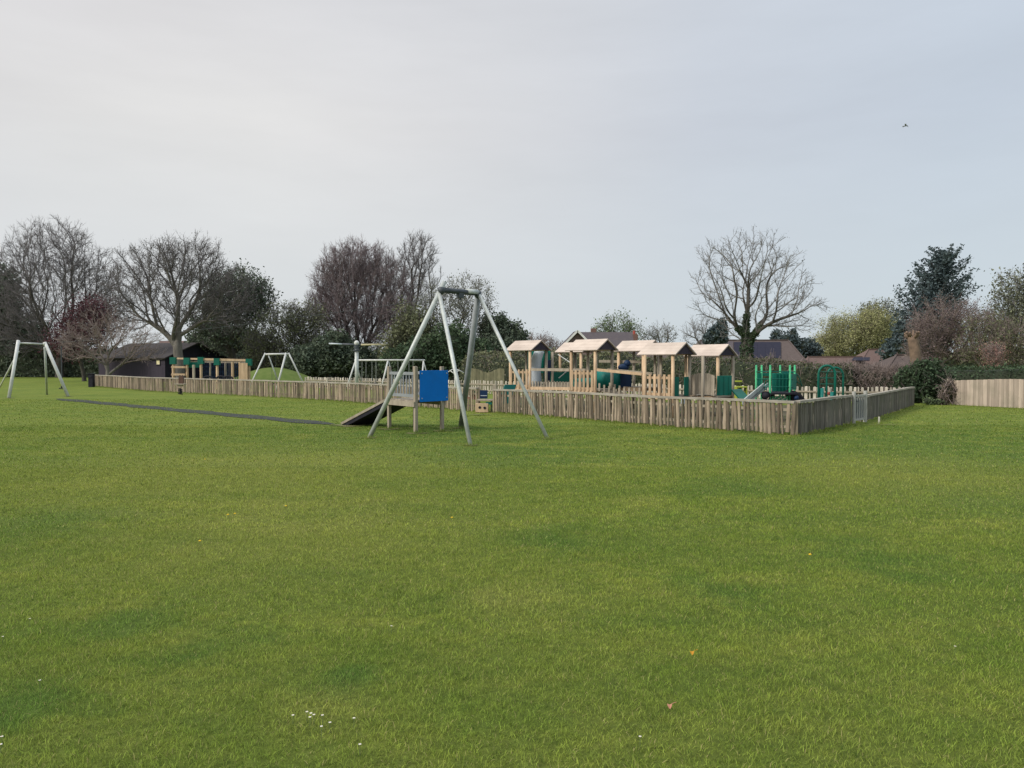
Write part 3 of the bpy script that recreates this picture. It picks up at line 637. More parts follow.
for s_ in (-1, 1): mb.box(cdk+ey*(Ly/2+.07)*s_+Vector((0, 0, dz-.07)), (Lx+.1, .04, .12), ex, ey)
mb.build('deck_beam', 'timber_old', la)
for A, B in ((P1, P2), (P4, P3)):
    mb = MB()
    for z in (.86, 1.38): mb.bar(A+Vector((0, 0, z)), B+Vector((0, 0, z)), .045, .07)
    for i in range(1, 9): c_ = A.lerp(B, i/9); mb.box(c_+Vector((0, 0, 1.12)), (.035, .022, .5), ex, ey)
    mb.build('balustrade', 'steel_dark', la)
bo = -ex
mb = MB(); mb.box((P2+P3)/2+ey*.115+bo*.072+Vector((0, 0, 1.085)), (.03, Ly+.07, .75), ex, ey); bbo = mb.build('blue_board', 'blue', la, bevel=.006)
for a_ in (-1, 1):
    for z_ in (.80, 1.38): mb = MB(); mb.sphere((P2+P3)/2+ey*(.115+a_*(Ly/2-.02))+bo*.09+Vector((0, 0, z_)), .016, 8, 5); mb.build('bolt', 'steel', bbo, smooth=True)
R0a = P1+ex*.04+Vector((0, 0, dz)); R0b = P4+ex*.04+Vector((0, 0, dz)); ed = (gr(342, 425.5)-P1); ed = ed.normalized(); rl = 1.75
R1a = gr(342, 425.3)+Vector((0, 0, .04)); R1b = R1a+(P4-P1)+Vector((0, 0, 0))
nrmr = (R1a-R0a).cross(R0b-R0a).normalized()
if nrmr.z < 0: nrmr = -nrmr
mb = MB(); mb.poly([R0a, R1a, R1b, R0b], .11, nrmr); mb.build('ramp', 'rubber', la)  # black also stands for the shade on the ramp's underside
for A, B in ((R0a, R1a), (R0b, R1b)):
    mb = MB(); mb.bar(A+nrmr*.01, B+nrmr*.01, .045, .06); mb.build('ramp_edge_board', 'timber_old', la)

# ------------------------------------------------------------------ roofed timber play towers
ta = Vector((.62, -.785, 0)).normalized(); tb = Vector((.785, .62, 0)).normalized()   # along the fence, away from it
root = thing('play_tower', gx(600, 24.6), 'large timber climbing frame of six pitched roof towers joined by bridges', 'climbing frame')
UPV = Vector((0, 0, 1))
def tower(Bx, Y, eavey, decky, L=1.5, D=.92, label=None, rise=.36, kind='timber', posts=True):
    """Bx = front right roof corner"""
    e = pt(Bx, eavey, Y); B = Vector((e.x, e.y, 0)); ez = e.z; A = B-ta*L; A2 = A+tb*D; B2 = B+tb*D; zr = ez+rise
    rf = MB(); rf.rv = .5
    for a, b, s_ in ((A, B, -1), (A2, B2, 1)):
        r0 = (A+A2)/2+UPV*zr; r1 = (B+B2)/2+UPV*zr; e0 = a+UPV*ez+tb*.04*s_; e1 = b+UPV*ez+tb*.04*s_
        n_ = (r1-r0).cross(e0-r0).normalized(); n_ = n_ if n_.z > 0 else -n_
        
        for b_ in range(4):
            u0, u1 = b_/4, (b_+.975)/4; rf.rv = random.random(); rf.poly([r0.lerp(e0, u0), r0.lerp(e0, u1), r1.lerp(e1, u1), r1.lerp(e1, u0)], .03, n_)
    ro = rf.build('roof', 'ply', root)
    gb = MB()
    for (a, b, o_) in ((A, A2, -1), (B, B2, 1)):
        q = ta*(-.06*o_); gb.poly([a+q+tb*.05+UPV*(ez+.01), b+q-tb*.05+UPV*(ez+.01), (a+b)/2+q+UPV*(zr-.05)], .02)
    gb.build('gable_board', 'gable_shade', ro)
    mx = (L-1.12)/2; P = []
    c0 = A+ta*mx+tb*.08; c1 = B-ta*mx+tb*.08; c2 = c1+tb*(D-.16); c3 = c0+tb*(D-.16); dk = pt(Bx, decky, Y).z
    if posts:
        for i, c_ in enumerate((c0, c1, c2, c3)):
            mb = MB(); mb.rv = random.random(); mb.tube([c_, c_+UPV*(ez+.06)], .052, 10); mb.build('post', kind if i < 2 else 'timber_old', root, smooth=True)
        for i in (0, 1):
            pass
    mb = MB(); mid_ = (c0+c2)/2; nn = 7
    for i in range(nn): mb.rv = random.random(); mb.box(c0.lerp(c1, (i+.5)/nn)+tb*(D-.16)/2+UPV*dk, (1.12/nn*.94, D-.12, .035), ta, tb)
    dko = mb.build('deck', 'timber_old', root)
    mb = MB()
    for s_ in (0, 1): q = tb*(D-.16)*s_; mb.bar(c0+q+UPV*(dk-.06)-ta*.05, c1+q+UPV*(dk-.06)+ta*.05, .05, .13)
    mb.build('deck_beam', kind, dko)
    return dict(c=(c0, c1, c2, c3), dk=dk, ez=ez)
def railing(a, b, z0, z1, n, m='timber', top=.06, name='railing', wid=.088):
    d = (b-a).normalized(); mb = MB()
    for i in range(n):
        c_ = a.lerp(b, (i+.5)/n); mb.rv = random.random(); mb.box(c_+UPV*((z0+z1)/2), (wid, .025, z1-z0), d)
    q = Vector((d.y, -d.x, 0))*-.03
    for z in (z0+.08, z1-.1): mb.bar(a+q+UPV*z, b+q+UPV*z, .03, .075)
    return mb.build(name, m, root)
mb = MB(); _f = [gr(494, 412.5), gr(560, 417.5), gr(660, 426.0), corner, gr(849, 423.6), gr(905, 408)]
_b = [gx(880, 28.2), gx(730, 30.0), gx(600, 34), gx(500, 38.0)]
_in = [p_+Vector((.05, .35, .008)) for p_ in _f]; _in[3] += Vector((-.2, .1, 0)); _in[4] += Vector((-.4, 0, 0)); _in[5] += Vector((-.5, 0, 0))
mb.poly(_in+[Vector((p_.x, p_.y, .008)) for p_ in _b]); tag(mb.build('shade_ground_sheet', mat('ground_shade', (.105, .082, .055, 1), (.06, .055, .032, 1), 3, .95, bump=.5, dirt=((.06, .085, .03, 1), .8, .6))), kind='structure')  # dark sheet added so the paling gaps read as shade behind the fence
T1 = tower(531.7, 27.0, 350, 387.2)
T2 = tower(583, 27.6, 351.6, 384)
T3 = tower(597.7, 24.3, 349.8, 390.0)
T4 = tower(646, 25.4, 350.6, 388)
T5 = tower(676.3, 22.4, 354.2, 396)
T6 = tower(719.6, 23.5, 355.6, 396.5, L=1.36)
for Tt, n_ in ((T1, 5), (T3, 6), (T5, 6)):
    c_ = Tt['c']; railing(c_[0]-tb*.05, c_[1]-tb*.05, Tt['dk']-.05, Tt['dk']+.62, n_)
# bridges between the front towers
def bridge(a, b, za, zb, sag=.08, m='timber_old', rails=True, name='bridge', rm='timber', rz=.62, dense=True):
    mb = MB(); L = (b-a).length; n = max(4, int(L/.14)); d = (b-a).normalized(); q = Vector((-d.y, d.x, 0))
    for i in range(n):
        s_ = (i+.5)/n; z = za+(zb-za)*s_-sag*4*s_*(1-s_); mb.rv = random.random(); mb.box(a.lerp(b, s_)+q*.36+UPV*z, (L/n*.8, .72, .04), d)
    br = mb.build(name, m, root)
    for s_ in ((0, .72)):
        mb = MB(); mb.bar(a+q*s_+UPV*(za+rz), b+q*s_+UPV*(zb+rz), .05, .085); mb.build('handrail', rm if s_ == 0 else 'timber_old', br)
        mb = MB(); k = max(3, int(L/.16))
        if dense:
            for i in range(k):
                t_ = (i+.5)/k; z = za+(zb-za)*t_-sag*4*t_*(1-t_); mb.rv = random.random(); mb.box(a.lerp(b, t_)+q*s_+UPV*(z+.09), (.06, .02, .26), d)
            mb.build('kickboard', 'timber_old', br)
    return br
bridge(T1['c'][1]+ta*.08, T3['c'][0]-ta*.08, T1['dk'], T3['dk'], .02, rm='timber_old', dense=True)
mb = MB(); mb.bar(T1['c'][1]+UPV*(T1['dk']-.04), T3['c'][0]+UPV*(T3['dk']-.0), .04, .1); mb.build('bridge_beam', 'timber', root)
bridge(T3['c'][1]+ta*.08, T5['c'][0]-ta*.08, T3['dk']+.02, T5['dk'], .10)
# green doorway boards on the sixth tower side of the fifth tower, arched plank bridge
def panel(a, b, z0, z1, m='dgreen', th=.03, name='panel'):
    mb = MB(); d = (b-a).normalized(); mb.box((a+b)/2+UPV*((z0+z1)/2), ((b-a).length, th, z1-z0), d); return mb.build(name, m, root, bevel=.006)
c5 = T5['c']; z5 = T5['dk']
panel(c5[1]+tb*.07, c5[1]+tb*.27, z5-.02, z5+.55); panel(c5[2]-tb*.24, c5[2]-tb*.04, z5-.02, z5+.55)
panel(c5[1]+tb*.02+ta*.3, c5[1]+tb*.18+ta*.3, z5-.3, z5-.05, 'hood')
a_ = pt(690.8, 396, 23.3); b_ = pt(714.5, 396, 22.9); a_.z = b_.z = 0; d_ = (b_-a_); mb = MB(); n_ = 15
zb_ = pt(700, 396, 23.1).z; ztp = pt(700, 376, 23.1).z
for i in range(n_):
    s_ = (i+.5)/n_; ar = math.sin(math.pi*s_)**.7; mb.rv = random.random(); zlo = zb_+.055*ar; zhi = ztp+.09*ar; mb.box(a_.lerp(b_, s_)+UPV*((zlo+zhi)/2), (d_.length/n_*.88, .022, zhi-zlo), d_)
mb.build('arched_plank_panel', 'timber_old', root)
mb = MB()
for i in range(8):
    s_ = i/7; mb.bar(a_.lerp(b_, s_)+tb*.08+UPV*(zb_-.02+.04*math.sin(math.pi*s_)), a_.lerp(b_, s_)+tb*.7+UPV*(zb_-.02+.04*math.sin(math.pi*s_)), .1, .03)
mb.build('arched_bridge_deck', 'timber_old', root)
c6 = T6['c']; z6 = T6['dk']
panel(pt(717.5, 384, 20.7)*1, pt(731, 384, 20.9)*1, 0, 0) if False else None
pa = pt(717.3, 385, 23.1); pb = pt(731.5, 385, 23.5); pa.z = pb.z = 0
panel(pa, pb, z6+.04, z6+.64, 'green')
mb = MB()
for i in range(3): s_ = (i+.5)/3; mb.tube([pa.lerp(pb, s_)-tb*.05+UPV*(z6+.06), pa.lerp(pb, s_)-tb*.05+UPV*(z6+.62)], .03, 8)
mb.build('panel_rib', 'dgreen', root)
pc = pt(734, 397, 23.3); pc.z = 0
mb = MB(); mb.poly([pb+UPV*(z6+.22), pc+ta*.3+UPV*(z6-.12), pc+ta*.3+tb*.5+UPV*(z6-.12), pb+tb*.5+UPV*(z6+.22)], .04); mb.build('short_slide', 'dgreen', root)
# grey tube slide mouth with green back board
Yh = 28.6
mb = MB(); H_ = []
for i in range(9):
    q = i/8; x = 535+ (7.0 if q > 0 else 7)*0 + q*0
    pass
cx_ = [(535.0-2.8*0, 386), (534.5, 380), (534.6, 372), (535.6, 364), (537.2, 357), (539.6, 351.5), (541.5, 349.5)]
pts_ = [pt(x, y, Yh) for x, y in cx_]
mb.tube(pts_, .29, 14, r1=.15); sl = mb.build('slide_hood', 'hood', root, smooth=True)
mb = MB(); mb.box(pt(538.5, 360, Yh+.5), (.9, .05, .98)); mb.sphere(pt(538.5, 348, Yh+.5), .38, 14, 8, (1, .1, .5)); mb.build('slide_back_panel', 'green', root, smooth=False)
# dark green netting and boards behind the second tower
for (x0, x1, y0, y1, Yp, mm_) in ((543.5, 549.5, 350, 386, 28.9, 'dgreen'), (550.5, 570, 372, 388, 28.3, 'dgreen'), (545, 552, 360, 386, 28.5, 'navy')):
    a = pt(x0, y0, Yp); b = pt(x1, y1, Yp); panel(Vector((a.x, Yp, 0)), Vector((b.x, Yp+.3, 0)), b.z, a.z, mm_, name='net_panel')
mb = MB(); mb.tube([pt(558, 354.5, 28), pt(571, 363, 27.6)], .018, 6); mb.tube([pt(561, 365, 28), pt(568, 358, 27.6)], .008, 5); mb.tube([pt(559, 378, 28), pt(566, 372, 27.8)], .02, 6); mb.build('guy_bar', 'white_steel', root)
mb = MB(); mb.tube([pt(597, 378.5, 26.7), pt(619, 379.2, 26.2)], .34, 16); mb.build('crawl_tunnel', 'teal', root, smooth=True)
mb = MB(); mb.tube([pt(575, 384, 27.4), pt(600, 383, 27.0)], .2, 12); mb.build('crawl_tunnel', 'teal', root, smooth=True)
a = pt(620, 384, 26.3); b = pt(631.5, 386, 26.2)
panel(Vector((a.x, a.y, 0)), Vector((b.x, b.y, 0)), b.z-.05, pt(620, 372, 26.3).z, 'navy', name='slide_wall'); mb = MB(); mb.sphere(pt(627.2, 363.5, 26.0), .12, 12, 8); mb.sphere(pt(623.5, 367.5, 26), .16, 12, 8, (1.2, .7, .8)); mb.build('tube_bend', 'navy', root, smooth=True)
mb = MB(); mb.bar(pt(599, 361.2, 26.8), pt(641, 361.8, 26.3), .04, .09); mb.build('cross_rail', 'timber_old', root)
mb = MB(); mb.tube([pt(634, 360, 26.5), pt(634, 384, 26.5)], .035, 8); mb.build('post', 'timber_old', root)
# green scramble board under the first tower
mb = MB(); a = pt(504.5, 385, 26.6); b = pt(498, 404, 26.2); mb.poly([a, a+tb*.5, b+tb*.5, b], .04); mb.build('scramble_board', 'teal', root)
a = pt(503.5, 392, 26.5); b = pt(496.6, 406, 26.1); mb = MB(); mb.poly([a, pt(505.5, 396, 26.6), pt(499, 406.3, 26.1), b, pt(499, 399, 26.2)], .04); mb.build('rubber_flap', 'navy', root)
mb = MB(); mb.bar(pt(500.3, 390, 25.9), pt(503, 413.2, 25.4), .05); mb.build('strut', 'timber_old', root)
for (x, y0, Yp) in ((552.5, 352, 28.2), (645, 355, 22.6), (655, 355, 23.6), (661, 355, 23.4), (686, 355, 23.2), (703, 356, 22.0)):
    mb = MB(); q = pt(x, y0, Yp); mb.tube([Vector((q.x, q.y, 0)), q], .045, 8); mb.build('post', 'timber' if x in (645, 686) else 'timber_old', root, smooth=True)

# ------------------------------------------------------------------ things near the opening in the fence
nb_ = thing('notice_board', gx(471.5, 26.2), 'small notice board printed light green and red on the fence left of the opening', 'notice board'); a = pt(467.8, 391, 25.9); b = pt(475.2, 399, 25.9)
for nm, z0, z1, mm_ in (('green_print', .55, 1, 'signgreen'), ('red_print', 0, .5, 'red')):
    mb = MB(); mb.box(Vector(((a.x+b.x)/2, 25.9, b.z+(a.z-b.z)*(z0+z1)/2)), (b.x-a.x, .02, (a.z-b.z)*(z1-z0))); mb.build(nm, mm_, nb_)
mb = MB(); mb.box(Vector(((a.x+b.x)/2, 25.93, (a.z+b.z)/2)), (b.x-a.x+.05, .02, a.z-b.z+.05)); mb.build('backing', 'timber_old', nb_)
mb = MB(); mb.box(Vector((a.x+.07, 25.885, b.z+.1)), (.09, .01, .05)); mb.build('white_label', 'signwhite', nb_)
bb = thing('chalk_board', gx(484, 25.6), 'small dark blue board on a post in the fence opening, above the wooden box', 'board')
a = pt(480, 390.2, 25.6); b = pt(487.6, 398.6, 25.6); mb = MB(); mb.box(((a.x+b.x)/2, 25.6, (a.z+b.z)/2), (b.x-a.x, .03, a.z-b.z)); mb.build('board_face', 'navy', bb)
mb = MB(); mb.box(((a.x+b.x)/2, 25.575, b.z+.1), (b.x-a.x-.04, .01, .02)); mb.build('pale_stripe', 'hood', bb)
mb = MB(); mb.box((a.x-.03, 25.66, .42), (.07, .07, .84)); mb.build('post', 'timber_old', bb)
bx_ = thing('wooden_box', gr(482, 413.6), 'low wooden box with two dark holes and a plank top in the fence opening', 'wooden box')
a = pt(475.6, 404, 25.0); b = pt(488.2, 413.4, 25.0); w_ = b.x-a.x; cx = (a.x+b.x)/2; z1 = a.z; 
mb = MB(); mb.box((cx, 25.2, z1/2+.01), (w_, .4, z1)); mb.build('crate', 'timber', bx_, bevel=.01)
mb = MB(); mb.tube([(cx-.07, 24.998, z1*.6), (cx-.07, 24.99, z1*.6)], .045, 10); mb.tube([(cx+.09, 24.998, z1*.55), (cx+.09, 24.99, z1*.55)], .045, 10); mb.build('hole', 'rubber', bx_)
mb = MB(); mb.box((cx+.1, 25.35, pt(480, 400.5, 25).z), (w_+.12, .4, .05)); mb.build('plank_top', 'timber_old', bx_)
mb = MB(); mb.box((cx+.22, 25.3, pt(480, 402.8, 25).z-.03), (.2, .3, .07)); mb.build('teal_tray', 'teal', bx_)
mb = MB(); mb.box((cx-.15, 25.4, pt(480, 402.8, 25).z-.02), (.05, .2, .12)); mb.box((cx+.3, 25.4, .2), (.05, .2, .4)); mb.build('side_board', 'timber_old', bx_)
gp = thing('timber_gate', gr(494.5, 413), 'open slatted timber gate leaning at the right side of the fence opening', 'gate')
A = gr(494.3, 412.8)+Vector((0, .15, 0)); B = A+Vector((.1, .85, 0)); d = (B-A).normalized(); mb = MB()
for i in range(6): mb.rv = random.random(); mb.box(A.lerp(B, (i+.5)/6)+UPV*.4, (.07, .022, .68), d)
for z in (.16, .66): mb.bar(A+UPV*z, B+UPV*z, .03, .06)
mb.build('gate_leaf', 'timber_old', gp)
mb = MB(); mb.box(A+UPV*.45, (.1, .1, .9)); mb.build('gate_post', 'timber_old', gp)

# ------------------------------------------------------------------ green metal play unit by the corner
Yu = 21.6
pu = thing('metal_play_unit', gx(775, Yu), 'lime and dark green metal play unit with slide near the fence corner', 'play unit')
def vpost(x, y0, Y, m, r=.028, par=pu, name='post', cap=True):
    q = pt(x, y0, Y); mb = MB(); mb.tube([Vector((q.x, q.y, 0)), q], r, 10); o = mb.build(name, m, par, smooth=True)
    if cap:
        mb = MB(); mb.sphere(q, r*1.1, 10, 6); mb.build('cap', m, o, smooth=True)
for x, Yq in ((756.3, Yu+.6), (761.7, Yu+1.1), (770.3, Yu-.2), (780.2, Yu+1.2), (790, Yu), (794.8, Yu+.9)): vpost(x, 366, Yq, 'lime')
def fpanel(x0, x1, y0, y1, Y, m, par=pu, name='panel', Y1=None, th=.03):
    a = pt(x0, y0, Y); b = pt(x1, y1, Y1 or Y); z0 = pt(x0, y1, Y).z; z1 = a.z; mb = MB(); A = Vector((a.x, a.y, 0)); B = Vector((b.x, b.y, 0))
    mb.box((A+B)/2+UPV*(z0+z1)/2, ((B-A).length, th, z1-z0), (B-A)); return mb.build(name, m, par, bevel=.006)
fpanel(772, 788.5, 373, 393, Yu+.9, 'green'); fpanel(757.5, 761.5, 373, 389, Yu+.8, 'dgreen'); fpanel(762.5, 769.5, 373, 376, Yu+.5, 'dgreen', name='rail_panel')
fpanel(791, 796, 374, 390, Yu+.4, 'green', Y1=Yu+.9); fpanel(782, 794, 371.5, 373, Yu+1.1, 'teal', name='rail_panel')
for x in (775.5, 779, 782.5, 786): fpanel(x, x+1.0, 373, 393, Yu+.86, 'dgreen', name='panel_rib')
fpanel(771.5, 788, 396, 400.5, Yu-.05, 'lime', name='patterned_panel')
mb = MB(); rq = random.Random(5)
for i in range(16): q = pt(772.5+i*.95, 397+rq.random()*3, Yu-.09); mb.box(q, (.02+.02*rq.random(), .01, .03))
mb.build('panel_pattern', 'signwhite', pu)
fpanel(766, 792, 392, 394, Yu+.2, 'rubber', name='deck', th=.9)
a = pt(763.5, 387, Yu+.2); b = pt(742.5, 404.5, Yu-1.0); wq = Vector((.55, .8, 0)).normalized()*.42
mb = MB(); mb.poly([a, b, b+wq, a+wq], .03); sl = mb.build('slide', 'slide', pu)
for q in (Vector((0, 0, 0)), wq): mb = MB(); mb.bar(a+q+UPV*.05, b+q+UPV*.05, .03, .12); mb.build('slide_side', 'steel', sl)
mb = MB(); a = pt(765.5, 395.5, Yu-.4); b = pt(770, 396, Yu+.5); mb.tube([a, b], .12, 12, caps=False); mb.tube([a, a+(b-a)*.02], .10, 12); mb.build('tunnel_mouth', 'rubber', pu, smooth=True)
mb = MB(); P_ = [pt(792, 390.6, Yu-.1), pt(795, 390.8, Yu-.1), pt(801, 394, Yu-.1), pt(807.5, 402, Yu-.1), pt(792, 402, Yu-.1)]; mb.poly(P_, .5, Vector((0, -1, 0))); mb.build('climbing_ramp', 'rubber', pu)
q = pt(796.5, 398, Yu-.2); mb = MB(); mb.sphere(q, .07, 10, 6); mb.build('ball', 'navy', pu, smooth=True)
mb = MB()
for (xa, Ya_, xb, Yb_) in ((756.3, Yu+.6, 770.3, Yu-.2), (770.3, Yu-.2, 790, Yu), (761.7, Yu+1.1, 780.2, Yu+1.2), (790, Yu, 794.8, Yu+.9)):
    for y_ in (371.5, 379, 387): mb.tube([pt(xa, y_, Ya_), pt(xb, y_, Yb_)], .014, 6)
mb.build('guard_rail', 'dgreen', pu)
mb = MB()
for k_ in range(6): x_ = 758+k_*2.2; mb.tube([pt(x_, 379, Yu+.6-.12*k_), pt(x_, 391, Yu+.6-.12*k_)], .010, 5)
mb.build('guard_bar', 'green', pu)
mb = MB(); mb.tube([pt(795, 372, Yu+.9), pt(799, 377, Yu+.9), pt(802, 386, Yu+.9)], .014, 6); mb.tube([pt(795, 380, Yu+.9), pt(800, 384, Yu+.9)], .012, 6); mb.build('curved_handrail', 'dgreen', pu)
# hoop climber
Ya = 21.8; hc = thing('hoop_climber', gx(828, Ya), 'dark green hoop climber with arched bars near the grey gate', 'climber')
def arch(x0, x1, ytop, Y, r=.035, Yb=None):
    a = pt(x0, 362, Y); b = pt(x1, 362, Yb or Y); rr = (b-a).length/2; zt_ = pt((x0+x1)/2, ytop, Y).z-rr; P = [Vector((a.x, a.y, 0)), Vector((a.x, a.y, zt_))]
    c_ = (a+b)/2; c_.z = zt_; d = (b-a).normalized(); d.z = 0
    for i in range(1, 12): t_ = math.pi*i/12; P.append(c_-d*rr*math.cos(t_)+UPV*rr*math.sin(t_))
    P += [Vector((b.x, b.y, zt_)), Vector((b.x, b.y, 0))]; mb = MB(); mb.tube(P, r, 9); return mb.build('arch', 'dgreen', hc, smooth=True)
arch(818.8, 835.3, 365.6, Ya); arch(827, 843.4, 367.5, Ya+1.2, .03)
for x, y0 in ((822, 388), (832, 392)): vpost(x, y0, Ya, 'teal', .05, hc, 'footpost', False)
fpanel(817.8, 821.5, 389, 400, Ya, 'teal', hc, 'step_panel')
mb = MB()
for y in (378, 384): mb.tube([pt(819, y, Ya), pt(835, y, Ya)], .012, 6)
for x in (819.5, 823.5, 827.5, 831.5, 834.8): mb.tube([pt(x, 371.5, Ya), pt(x+7, 372.5, Ya+1.2)], .014, 6)
mb.build('rung', 'dgreen', hc)
q = pt(829, 393.5, Ya+.3); mb = MB(); mb.sphere(q, .05, 10, 6); mb.build('red_grip', 'red', hc, smooth=True)
# lime bench
lb = thing('lime_bench', gx(740.5, 26), 'small yellow green bench beside the last roofed tower', 'bench'); Yb_ = 26
fpanel(735.5, 746, 386.2, 387.6, Yb_, 'yellowlime', lb, 'seat', th=.35); fpanel(735, 742, 380.5, 382, Yb_+.3, 'yellowlime', lb, 'backrest')
for x in (736, 740.5, 745.5): fpanel(x-.5, x+.5, 386.5, 409, Yb_, 'yellowlime', lb, 'leg', th=.3)
fpanel(736, 745, 391.5, 392.8, Yb_-.1, 'yellowlime', lb, 'foot_rail')

# ------------------------------------------------------------------ left part of the enclosure
Yt = 47.0
tr_ = thing('trim_trail', gx(212, Yt), 'long low timber trim trail frame with green post caps behind the left fence', 'climbing frame')
def tpost(x, y0, Y, r=.08, m='timber', cap=False, nm='post'):
    q = pt(x, y0, Y); mb = MB(); mb.rv = random.random(); mb.tube([Vector((q.x, q.y, 0)), q], r, 8); o = mb.build(nm, m, tr_)
    if cap: mb = MB(); mb.box(pt(x, y0+.2, Y), (.34, .25, .42)); mb.build('cap', 'dgreen', o)
for x, y0, dy, cp in ((173.2, 360.5, 0, 1), (187, 361, 0, 1), (193.7, 364.8, -.4, 0), (201, 360.3, 0, 1), (210.3, 362.2, .9, 0), (217.2, 361.5, 0, 1), (225.3, 363, .9, 0), (232.5, 362, 0, 0), (240, 362, 0, 0)): tpost(x, y0, Yt+dy, cap=cp, m='timber' if dy == 0 else 'timber_old')
for i, x in enumerate((241.6, 243.6, 245.6, 247.6)):
    a = pt(x, 363, Yt); mb = MB(); mb.rv = random.random(); mb.box((a.x, Yt-.2, a.z/2), (.12, .05, a.z)); mb.build('plank', 'timber', tr_)
tpost(249, 362, Yt, cap=1)
mb = MB(); mb.bar(pt(199, 359.2, Yt), pt(246, 360.3, Yt), .12, .14); mb.bar(pt(176, 358.4, Yt+1), pt(200, 359, Yt+.5), .10, .10); mb.build('overhead_beam', 'timber', tr_)
mb = MB(); mb.bar(pt(187, 361.5, Yt+.9), pt(248, 362.8, Yt+.9), .1, .1); mb.build('rear_beam', 'timber_old', tr_)
fpanel(187.5, 200, 362.2, 367.6, Yt+.2, 'green', tr_, 'green_panel')
for (x0, x1) in ((203, 209), (211.5, 216), (219, 224), (227, 231), (234, 239)):
    mb = MB()
    for i in range(4): x = x0+(x1-x0)*i/3; mb.tube([pt(x, 362.5, Yt+.4), pt(x, 382, Yt+.4)], .022, 5)
    for y in (367, 372, 377): mb.tube([pt(x0, y, Yt+.4), pt(x1, y, Yt+.4)], .018, 5)
    mb.build('rope_net', 'navy', tr_)
for y in (367, 374.4): mb = MB(); mb.bar(pt(171.5, y, Yt-.2), pt(185, y+.2, Yt-.2), .09, .12); mb.build('low_bar', 'timber', tr_)
for x in (208, 221, 228): 
    c_ = pt(x, 379, Yt-.6); mb = MB(); mb.tube([c_+Vector((.28*math.cos(t_/10*math.pi), 0, .16*math.sin(t_/10*math.pi))) for t_ in range(11)], .06, 6); mb.build('tyre_arch', 'rubber', tr_)
# spring rider in front of the fence
sr = gr(180.3, 394.8); sg = thing('spring_rider', sr, 'brown wooden spring rider on a dark spring in front of the left fence', 'spring rider')
mb = MB(); Ys = sr.y
mb.tube([sr+Vector((.10*math.cos(i*.7), .10*math.sin(i*.7), .02+i*.0085)) for i in range(36)], .022, 5); mb.build('spring', 'rubber', sg)
mb = MB(); mb.box(pt(180.4, 384.2, Ys), (.5, .3, .06)); mb.box(pt(180.4, 385.5, Ys), (.22, .2, .1)); mb.build('seat', 'timber_old', sg, bevel=.01)
mb = MB(); P_ = [pt(x, y, Ys-.05) for x, y in ((178.6, 383.8), (182.8, 383.8), (183.2, 378), (181.8, 375.2), (180.4, 376.2), (179.2, 375), (178.3, 379))]; mb.poly(P_, .12, Vector((0, -1, 0))); mb.build('body', mat('brown_board', (.12, .07, .05, 1), (.08, .05, .04, 1), 6), sg)
mb = MB(); mb.bar(pt(178.0, 379, Ys), pt(183.6, 379, Ys), .03); mb.build('handle', 'timber_old', sg)
# A-frame swing
Yw = 43
sw = thing('a_frame_swing', gx(277, Yw), 'pale steel A frame swing standing in front of the grassy mound', 'swing', 'swings behind the left fence')
def sleg(r_, x0, y0, x1, y1, Y, r=.045, m='white_steel', dY=0):
    s_ = (362+CAMH*F/(Y+dY)-y0)/(y1-y0); xe = x0+(x1-x0)*s_; e_ = gx(xe, Y+dY); mb = MB(); mb.tube([pt(x0, y0, Y), e_], r, 9); mb.build('leg', m, r_, smooth=True)
sleg(sw, 265.3, 353, 252.5, 380.5, Yw, dY=-.6); sleg(sw, 268, 354, 277.5, 380.5, Yw, .035, 'steel', dY=.8); sleg(sw, 286, 353, 278.5, 381, Yw, .055, dY=-.6); sleg(sw, 288.5, 353, 302, 381, Yw, dY=.6)
mb = MB(); mb.tube([pt(265, 354.3, Yw), pt(289, 353.9, Yw)], .05, 10); mb.build('crossbar', 'white_steel', sw, smooth=True)
mb = MB(); 
for x in (271.5, 275.5): mb.tube([pt(x, 354.5, Yw), pt(x+.6, 383.5, Yw)], .008, 5)
mb.build('chain', 'dark_steel', sw); mb = MB(); mb.box(pt(274, 383.6, Yw), (.36, .2, .04)); mb.build('seat', 'rubber', sw)
# long two bay swing
Yl = 45
s2 = thing('long_swing', gx(386, Yl), 'long low steel swing frame with two bays behind the pole with the crossbar', 'swing', 'swings behind the left fence')
sleg(s2, 355.5, 361, 348.5, 382, Yl, .045, dY=-.5); sleg(s2, 388, 360.5, 382.5, 383, Yl, .05, dY=-.5); sleg(s2, 356, 361, 361, 382, Yl, .03, 'steel', .8); sleg(s2, 388.5, 361, 394, 382, Yl, .03, 'steel', .8); sleg(s2, 423.5, 361, 421.5, 383, Yl, .045, dY=-.5); sleg(s2, 423.5, 361, 429, 382, Yl, .03, 'steel', .8)
mb = MB(); mb.tube([pt(354.5, 360.2, Yl), pt(425, 360.2, Yl)], .05, 10); mb.build('crossbar', 'white_steel', s2, smooth=True)
for x in (364, 374, 400, 411):
    mb = MB(); mb.tube([pt(x-2, 360.5, Yl), pt(x-2, 383, Yl)], .009, 5); mb.tube([pt(x+2, 360.5, Yl), pt(x+2, 383, Yl)], .009, 5); ch = mb.build('chain', 'steel', s2)
    mb = MB(); mb.box(pt(x, 383.3, Yl), (.42, .18, .04)); mb.build('seat', 'rubber', s2)
